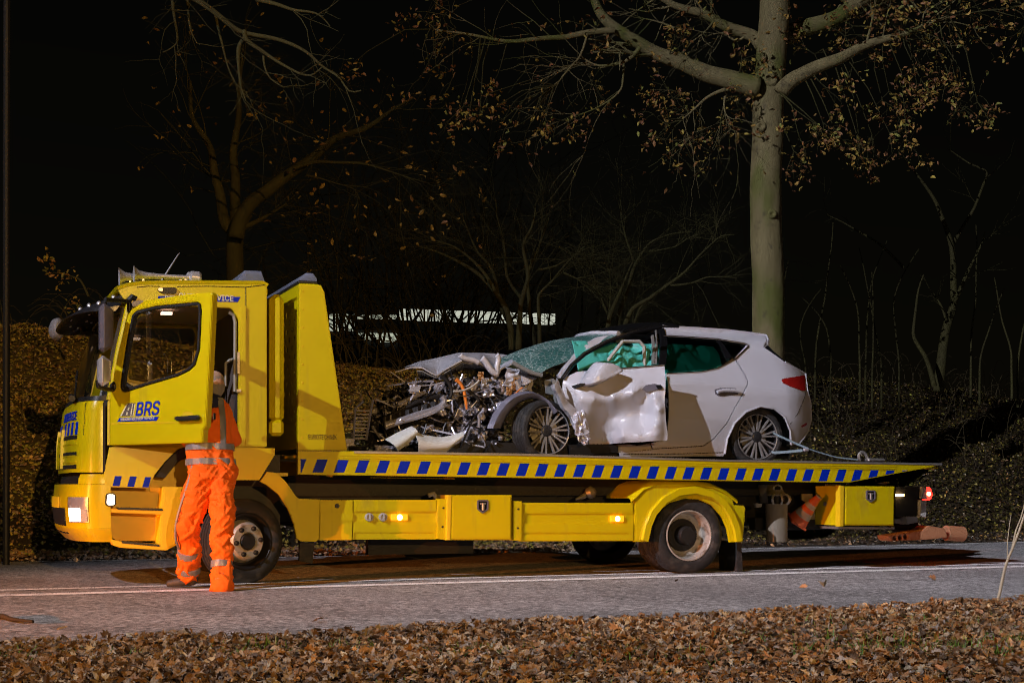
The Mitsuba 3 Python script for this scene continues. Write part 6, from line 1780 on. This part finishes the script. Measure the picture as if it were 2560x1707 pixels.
ov, tips = tree_thing('overhanging_branch_tree', 'mossy branches of a tree reaching in from the top left above the cab', 'tree', [
    ([(-8.103,19.5,2.837),(-8.027,19.5,4.753),(-7.72,19.5,6.542),(-6.698,19.5,8.075)], .20, .15),
    ([(-6.011,17.5,7.337),(-4.864,17.5,7.062),(-4.222,17.5,6.902),(-3.718,17.5,6.638),(-3.443,17.5,6.466),(-3.168,17.5,6.287),(-2.801,17.5,6.163),(-2.434,17.5,6.008),(-2.25,17.5,5.858),(-2.067,17.5,5.732),(-1.906,17.5,5.544),(-1.792,17.5,5.572)], .07, .008),
    ([(-3.15,17.4,6.256),(-3.127,17.4,6.149),(-2.967,17.4,6.024),(-2.694,17.4,5.864),(-2.374,17.4,5.727),(-2.238,17.4,5.819)], .03, .008),
    ([(-3.186,17.6,6.221),(-3.25,17.6,6.083),(-3.243,17.6,5.714),(-3.186,17.6,5.483)], .03, .008),
    ([(-2.978,17.2,6.551),(-2.753,17.2,6.506),(-2.527,17.2,6.415),(-2.302,17.2,6.37),(-2.122,17.2,6.224)], .03, .006),
    ([(-4.085,17.8,6.888),(-4.062,17.8,6.515),(-4.038,17.8,6.282),(-4.213,17.8,6.13)], .025, .006),
    ([(-3.932,17.9,6.875),(-3.897,17.9,6.5),(-3.791,17.9,6.254)], .02, .006),
    ([(-3.592,17.9,6.641),(-3.521,17.9,6.312),(-3.428,17.9,5.96),(-3.334,17.9,5.773),(-3.193,17.9,5.656)], .02, .006),
    ([(-2.922,17.4,5.955),(-2.853,17.4,5.727),(-2.671,17.4,5.591)], .015, .005)], (4, 1, .7), 61)
sh1, _ = tree_thing('bare_shrub', 'broad bare bush with many stems left of the car roof', 'bush', [
    ([(0.0,24.5,3.16),(-0.063,24.5,3.728),(-0.284,24.5,4.138),(-0.568,24.5,4.437),(-1.104,24.5,4.721),(-1.545,24.5,4.863)], .065, .012),
    ([(0.109,24.3,3.142),(0.141,24.3,3.861),(0.235,24.3,4.33),(0.188,24.3,4.799),(0.344,24.3,5.174),(0.391,24.3,5.55)], .06, .012),
    ([(0.364,24.6,3.17),(0.317,24.6,3.834),(0.253,24.6,4.309),(0.412,24.6,4.848),(0.602,24.6,5.354)], .05, .01),
    ([(-0.032,24.8,3.603),(-0.223,24.8,4.05),(-0.367,24.8,4.561),(-0.606,24.8,4.88),(-0.83,24.8,5.454)], .045, .01),
    ([(0.452,24.2,3.164),(0.436,24.2,3.973),(0.654,24.2,4.254),(0.903,24.2,4.534),(1.184,24.2,4.845)], .04, .008),
    ([(-0.283,24.4,4.124),(-0.534,24.4,4.501),(-0.973,24.4,4.847),(-1.288,24.4,4.972),(-1.539,24.4,5.114)], .035, .006),
    ([(0.16,24.9,4.063),(-0.096,24.9,4.511),(-0.16,24.9,5.056),(-0.288,24.9,5.537)], .035, .006),
    ([(0.837,24.1,4.379),(1.086,24.1,4.271),(1.303,24.1,4.178)], .02, .005),
    ([(0.438,24.3,4.455),(0.688,24.3,4.502),(1.001,24.3,4.643),(1.251,24.3,4.627),(1.47,24.3,4.502)], .022, .005)], (14, 2, 1.0), 71)
sh2, _ = tree_thing('bare_shrub', 'bare bush with arching stems right behind the car roof', 'bush', [
    ([(1.514,24.0,3.114),(1.575,24.0,3.577),(1.761,24.0,4.071),(1.884,24.0,4.38),(1.977,24.0,4.566)], .055, .012),
    ([(1.713,24.2,3.132),(1.744,24.2,3.724),(1.9,24.2,4.16),(1.962,24.2,4.409),(2.118,24.2,4.69),(2.336,24.2,4.908),(2.928,24.2,5.048)], .055, .008),
    ([(1.739,23.7,3.086),(1.922,23.7,3.726),(2.227,23.7,3.925),(2.471,23.7,4.123),(2.776,23.7,4.337),(3.081,23.7,4.672),(3.386,23.7,4.916),(3.553,23.7,4.931)], .05, .006),
    ([(1.923,24.1,3.123),(2.078,24.1,3.774),(2.295,24.1,4.023)], .035, .01),
    ([(2.521,23.6,4.109),(2.855,23.6,4.14),(3.159,23.6,4.231),(3.584,23.6,4.225)], .022, .005),
    ([(1.564,24.3,3.736),(1.407,24.3,4.174),(1.314,24.3,4.486)], .02, .006),
    ([(1.595,24.3,3.736),(1.62,24.3,4.174),(1.595,24.3,4.486)], .02, .006),
    ([(2.018,24.5,4.642),(1.86,24.5,5.084),(1.797,24.5,5.399)], .025, .006),
    ([(2.233,24.1,4.736),(2.636,24.1,4.798),(2.947,24.1,4.969),(3.257,24.1,4.938),(3.474,24.1,4.953)], .015, .005)], (10, 2, .9), 81)
sl, _ = tree_thing('young_tree', 'slender forked young tree on the bank at the far right', 'tree', [
    ([(7.635,26.5,2.605),(7.689,26.5,3.147),(7.788,26.5,3.735),(7.915,26.5,4.233),(7.87,26.5,5.137),(7.653,26.5,5.851),(7.418,26.5,6.268),(7.011,26.5,6.774)], .10, .012),
    ([(7.885,26.4,4.197),(8.088,26.4,4.58),(8.291,26.4,5.031),(8.417,26.4,5.436)], .05, .01),
    ([(7.922,26.6,5.244),(8.172,26.6,5.698),(8.421,26.6,6.197),(8.544,26.6,6.506),(8.217,26.6,6.719),(7.854,26.6,6.969)], .04, .008),
    ([(7.75,26.4,3.86),(7.637,26.4,4.13),(7.502,26.4,4.355)], .03, .01)], (3, 1, .8), 91)
sl2, _ = tree_thing('young_tree', 'thin leaning sapling just left of the forked young tree', 'tree', [
    ([(7.42,26.0,2.661),(7.278,26.0,3.149),(7.056,26.0,3.615),(7.1,26.0,4.169),(7.233,26.0,4.613)], .05, .012),
    ([(6.931,26.2,4.776),(6.574,26.2,5.134),(6.216,26.2,5.379),(5.59,26.2,5.679)], .028, .008)], (3, 1, .6), 95)
gg = np.random.default_rng(101)
xs = [(152,800), (232,860), (275,880), (315,900), (420,870), (485,890), (495,860), (590,880), (700,870), (880,850), (905,880), (960,870), (1000,900)]
SAPL = [(5.079,27.0,3.466),(5.447,27.0,3.19),(5.645,27.0,3.098),(5.83,27.0,3.006),(6.314,27.0,3.144),(6.613,27.0,3.052),(6.705,27.0,3.19),(7.097,27.0,3.098),(7.419,27.0,3.144),(8.433,27.0,3.236),(8.548,27.0,3.098),(8.802,27.0,3.144),(8.986,27.0,3.006)]
words = ('right beside the beech trunk', 'second right of the beech trunk', 'third right of the beech trunk', 'fourth right of the beech trunk', 'fifth right of the beech trunk', 'sixth right of the beech trunk', 'seventh right of the beech trunk', 'left of the leaning sapling', 'touching the leaning sapling', 'right of the forked young tree', 'second right of the forked young tree', 'third right of the forked young tree', 'last before the right picture edge')
for i, p in enumerate(SAPL):
    p = np.array(p)
    p[1] += gg.uniform(-1.2, 1.5)
    hh_ = gg.uniform(1.3, 2.6)
    L_ = [p + [0, 0, -.7], p, p + [gg.normal() * .12, 0, hh_ * .5], p + [gg.normal() * .3, 0, hh_]]
    tree_thing('sapling', f'thin bare sapling stem {words[i]}', 'sapling', [(L_, .025, .008)], (9, 1, .5), 200 + i, group='saplings on the right bank')
# twiggy scrub in front of the lit windows
for i, p in enumerate([(-3.475,30.0,3.787),(-2.78,30.0,3.787),(-2.432,30.0,3.787),(-1.892,30.0,3.787),(-1.544,30.0,3.826),(-1.12,30.0,3.826),(-0.579,30.0,3.826),(0.734,30.0,3.826)]):
    p = np.array(p)
    z = float(zat(p[0], p[1])[0])
    t = thing('scrub_bush', 'twiggy dark bush against the lit windows, ' + ('by the headboard', 'left of the long window', 'under the left end of the long window', 'before its left panes', 'before its second pane', 'before its middle panes', 'left of the big bush', 'at its right end')[i], 'bush', 'scrub before the lit windows')
    o_ = []
    for k in range(9):
        grow(o_, np.array([p[0] + gg.normal() * .3, p[1] + gg.normal() * .3, z - .2]), np.array([gg.normal() * .55, gg.normal() * .2, 1.0]), gg.uniform(2.2, 4.2), .03, 3, gg, .75, .0, None, 4, (2, 3))
    put('branches', o_, 'twig_bark', t, smooth=True, world=True, kind='stuff')
tn = thing('leafy_twig', 'twig with yellow leaves sticking up left of the cab roof', 'twig')
tp = [(-5.294,18.5,3.273),(-5.358,18.5,3.4),(-5.415,18.5,3.483),(-5.505,18.5,3.518),(-5.594,18.5,3.541),(-5.741,18.5,3.566)]
put('stem', tube(wiggle(tp, .01, 3), np.linspace(.018, .006, 30), 6), 'twig_bark', tn, world=True, smooth=True)
lp = np.array([(-5.543,18.5,3.515),(-5.594,18.5,3.541),(-5.619,18.5,3.566),(-5.556,18.5,3.451),(-5.741,18.5,3.553),(-5.645,18.5,3.407),(-5.492,18.5,3.171),(-5.453,18.5,3.171),(-5.505,18.5,3.19),(-5.785,18.5,3.656),(-5.849,18.5,3.707),(-5.823,18.5,3.77),(-5.709,18.5,3.605),(-5.543,18.5,3.56)])
lp = np.repeat(lp, 5, 0) + gl.normal(size=(len(lp) * 5, 3)) * .05
m, c = scatter(lp, .07, 1.2, palette(len(lp), [(.40, .28, .05), (.34, .18, .05), (.25, .24, .06)], (3, 2, 2), gl), 12, .3, shapes=(0,))
put('leaf', m, 'leaf_matter', tn, smooth=False, world=True, color=c, kind='stuff')
# dry weed stalk and a stick close to the camera
prin('dry_straw', (.46, .36, .24), .8)
wd_ = thing('dry_stalk', 'tall dry pale weed stalk leaning at the right edge of the verge', 'weed')
sp_ = [(3.667,11.2,0.004),(3.692,11.2,0.082),(3.746,11.2,0.327),(3.787,11.2,0.434),(3.834,11.2,0.561),(3.875,11.2,0.679),(3.922,11.2,0.796)]
put('stem', tube(wiggle(sp_, .01, 5), np.linspace(.013, .007, 35), 6), 'dry_straw', wd_, world=True, smooth=True)
put('branch', tube([(3.787,11.2,0.434),(3.814,11.2,0.561),(3.853,11.2,0.659),(3.902,11.2,0.845)], [.008, .006, .005, .004], 5), 'dry_straw', wd_, world=True, smooth=True)
put('branch', tube([(3.75,11.2,0.346),(3.75,11.2,0.473),(3.765,11.2,0.601),(3.777,11.2,0.679)], [.004, .004, .003, .002], 5), 'dry_straw', wd_, world=True, smooth=True)
sk_ = thing('stick', 'dark broken stick lying on the road at the left edge', 'stick')
sp_ = np.array([(-3.634,10.033),(-3.439,9.942),(-3.253,9.706),(-3.1,9.592)])
sp_ = np.column_stack([sp_, [.03, .025, .016, .012]])
put('stem', tube(wiggle(sp_, .006, 6), np.linspace(.022, .010, 20), 8), 'dark_bark', sk_, world=True, smooth=True)

po = thing('dark_post', 'dark round post at the left edge of the picture', 'post')
pq = [(-5.812,17.0,-0.407),(-5.808,17.0,4.647),(-5.803,17.0,6.76)]
put('shaft', tube(pq, .04, 10), 'frame_black', po, world=True)

# ---- the long building behind the wood with its lit windows
bd = thing('office_building', 'long low dark building behind the wood with lit strip windows', 'building')
prin('dark_wall', (.03, .03, .033), .8)
BY = 58.0
wa = [(-13.063,58.0,8.288),(1.866,58.0,8.288),(1.866,58.0,5.004),(-13.063,58.0,5.004)]
put('wall', box([wa[0][0], BY + .3, 0], [wa[1][0], BY + 9, wa[0][2] - 1.2]), 'dark_wall', bd, world=True, smooth=False)


def lit_window(quad, parent, rgb):
    (a, _, b), (c_, _, d) = quad
    k = put('window', box([min(a, c_), BY + .12, min(b, d)], [max(a, c_), BY + .32, max(b, d)]), 'pale_grey', parent, world=True, smooth=False)
    scene[k]['emitter'] = {'type': 'area', 'radiance': {'type': 'rgb', 'value': list(rgb)}, 'sampling_weight': .02}
    return k


WIN = (.52, .54, .44)
xsw = (455, 513, 590, 663, 745, 822, 900, 975, 1050, 1125, 1200, 1280)
WQ = [((-4.419, 58.0, 7.9), (-4.031, 58.0, 7.469)), ((-3.986, 58.0, 7.885), (-3.456, 58.0, 7.451)), ((-3.411, 58.0, 7.866), (-2.911, 58.0, 7.435)), ((-2.866, 58.0, 7.847), (-2.299, 58.0, 7.416)), ((-2.254, 58.0, 7.827), (-1.724, 58.0, 7.399)), ((-1.68, 58.0, 7.807), (-1.142, 58.0, 7.381)), ((-1.097, 58.0, 7.787), (-0.582, 58.0, 7.364)), ((-0.537, 58.0, 7.768), (-0.022, 58.0, 7.347)), ((0.022, 58.0, 7.749), (0.537, 58.0, 7.33)), ((0.582, 58.0, 7.73), (1.097, 58.0, 7.313)), ((1.142, 58.0, 7.711), (1.694, 58.0, 7.295))]
for q in WQ:
    lit_window(q, bd, WIN)
LW = [((-7.181, 58.0, 7.691), (-6.136, 58.0, 7.527)), ((-7.181, 58.0, 7.467), (-6.136, 58.0, 7.042)), ((-6.076, 58.0, 7.654), (-5.598, 58.0, 7.527)), ((-5.561, 58.0, 7.654), (-4.553, 58.0, 7.512)), ((-6.076, 58.0, 6.945), (-5.3, 58.0, 6.676)), ((-5.263, 58.0, 6.945), (-4.524, 58.0, 6.601))]
for q in LW:
    lit_window(q, bd, (.42, .45, .34))

# ---- the lamps that light the scene, all out of the picture
prin('lamp_metal', (.10, .10, .11), .5, .5)
sl_ = thing('street_lamp', 'street lamp down the road behind the photographer', 'street lamp')
lb_ = LAMP_B
put('pole', tube([lb_ + [1.6, -.6, -9], lb_ + [1.6, -.6, -.3], lb_ + [1.2, -.5, .2], lb_ + [.2, -.3, .25]], [.09, .06, .05, .04], 10), 'lamp_metal', sl_, world=True)
put('head', box(lb_ + [-.3, -.25, .12], lb_ + [.4, .05, .22], .03), 'lamp_metal', sl_, world=True)
lm_ = thing('light_mast', 'telescopic floodlight mast of the rescue service behind the photographer', 'light mast')
la_ = LAMP_A
put('mast', tube([[la_[0] - .4, la_[1] - .5, -.2], [la_[0] - .4, la_[1] - .5, la_[2] + .2]], [.12, .05], 10), 'lamp_metal', lm_, world=True)
put('crossbar', tube([la_ + [-.9, .2, .25], la_ + [.5, -.6, .25]], .04, 8), 'lamp_metal', lm_, world=True)
dA = np.array([8.0, 17.0, 2.0]) - la_
dA = dA / np.linalg.norm(dA)
k = put('lens', lathe([(-.05, 0), (-.05, .22), (-.045, .22), (-.045, 0)], la_, dA, 20), 'pale_grey', lm_, world=True, smooth=False)
scene[k]['emitter'] = {'type': 'area', 'radiance': {'type': 'rgb', 'value': [420, 430, 460]}, 'sampling_weight': .5}
put('housing', lathe([(-.30, 0), (-.30, .1), (-.07, .25), (-.07, 0)], la_, dA, 20), 'lamp_metal', lm_, world=True)
for key, at, tgt, lb, rgb in (('work_light', LAMP_C, tw([-.2, 0, .7]), 'low floodlight on the road outside the picture on the left', (120, 85, 40)),):
    t = thing(key, lb, 'work light')
    d = tgt - at
    d = d / np.linalg.norm(d)
    side_ = np.cross(d, [0, 0, 1])
    side_ /= np.linalg.norm(side_)
    up_ = np.cross(side_, d)
    hb_ = [at - d * b + side_ * sx * .16 + up_ * sy * .12 for b in (.06, .16) for sx in (-1, 1) for sy in (-1, 1)]
    put('housing', hull(hb_), 'lamp_metal', t, world=True, smooth=False)
    pl_ = [at - d * .055 + side_ * sx * .14 + up_ * sy * .10 for sx, sy in ((-1, -1), (1, -1), (1, 1), (-1, 1))]
    k = put('lens', hull(pl_ + [p - d * .004 for p in pl_]), 'pale_grey', t, world=True, smooth=False)
    scene[k]['emitter'] = {'type': 'area', 'radiance': {'type': 'rgb', 'value': list(rgb)}, 'sampling_weight': .5}
    gz_ = float(zat(at[0], at[1])[0])
    c0 = at - d * .11 - up_ * .12
    put('stand', [tube([c0, [c0[0], c0[1], gz_ + .25 * (c0[2] - gz_)]], .02, 8)] + [tube([[c0[0], c0[1], gz_ + .35 * (c0[2] - gz_)], [c0[0] + .5 * math.cos(a), c0[1] + .5 * math.sin(a), gz_]], .015, 6) for a in (.3, 2.4, 4.5)], 'lamp_metal', t, world=True)
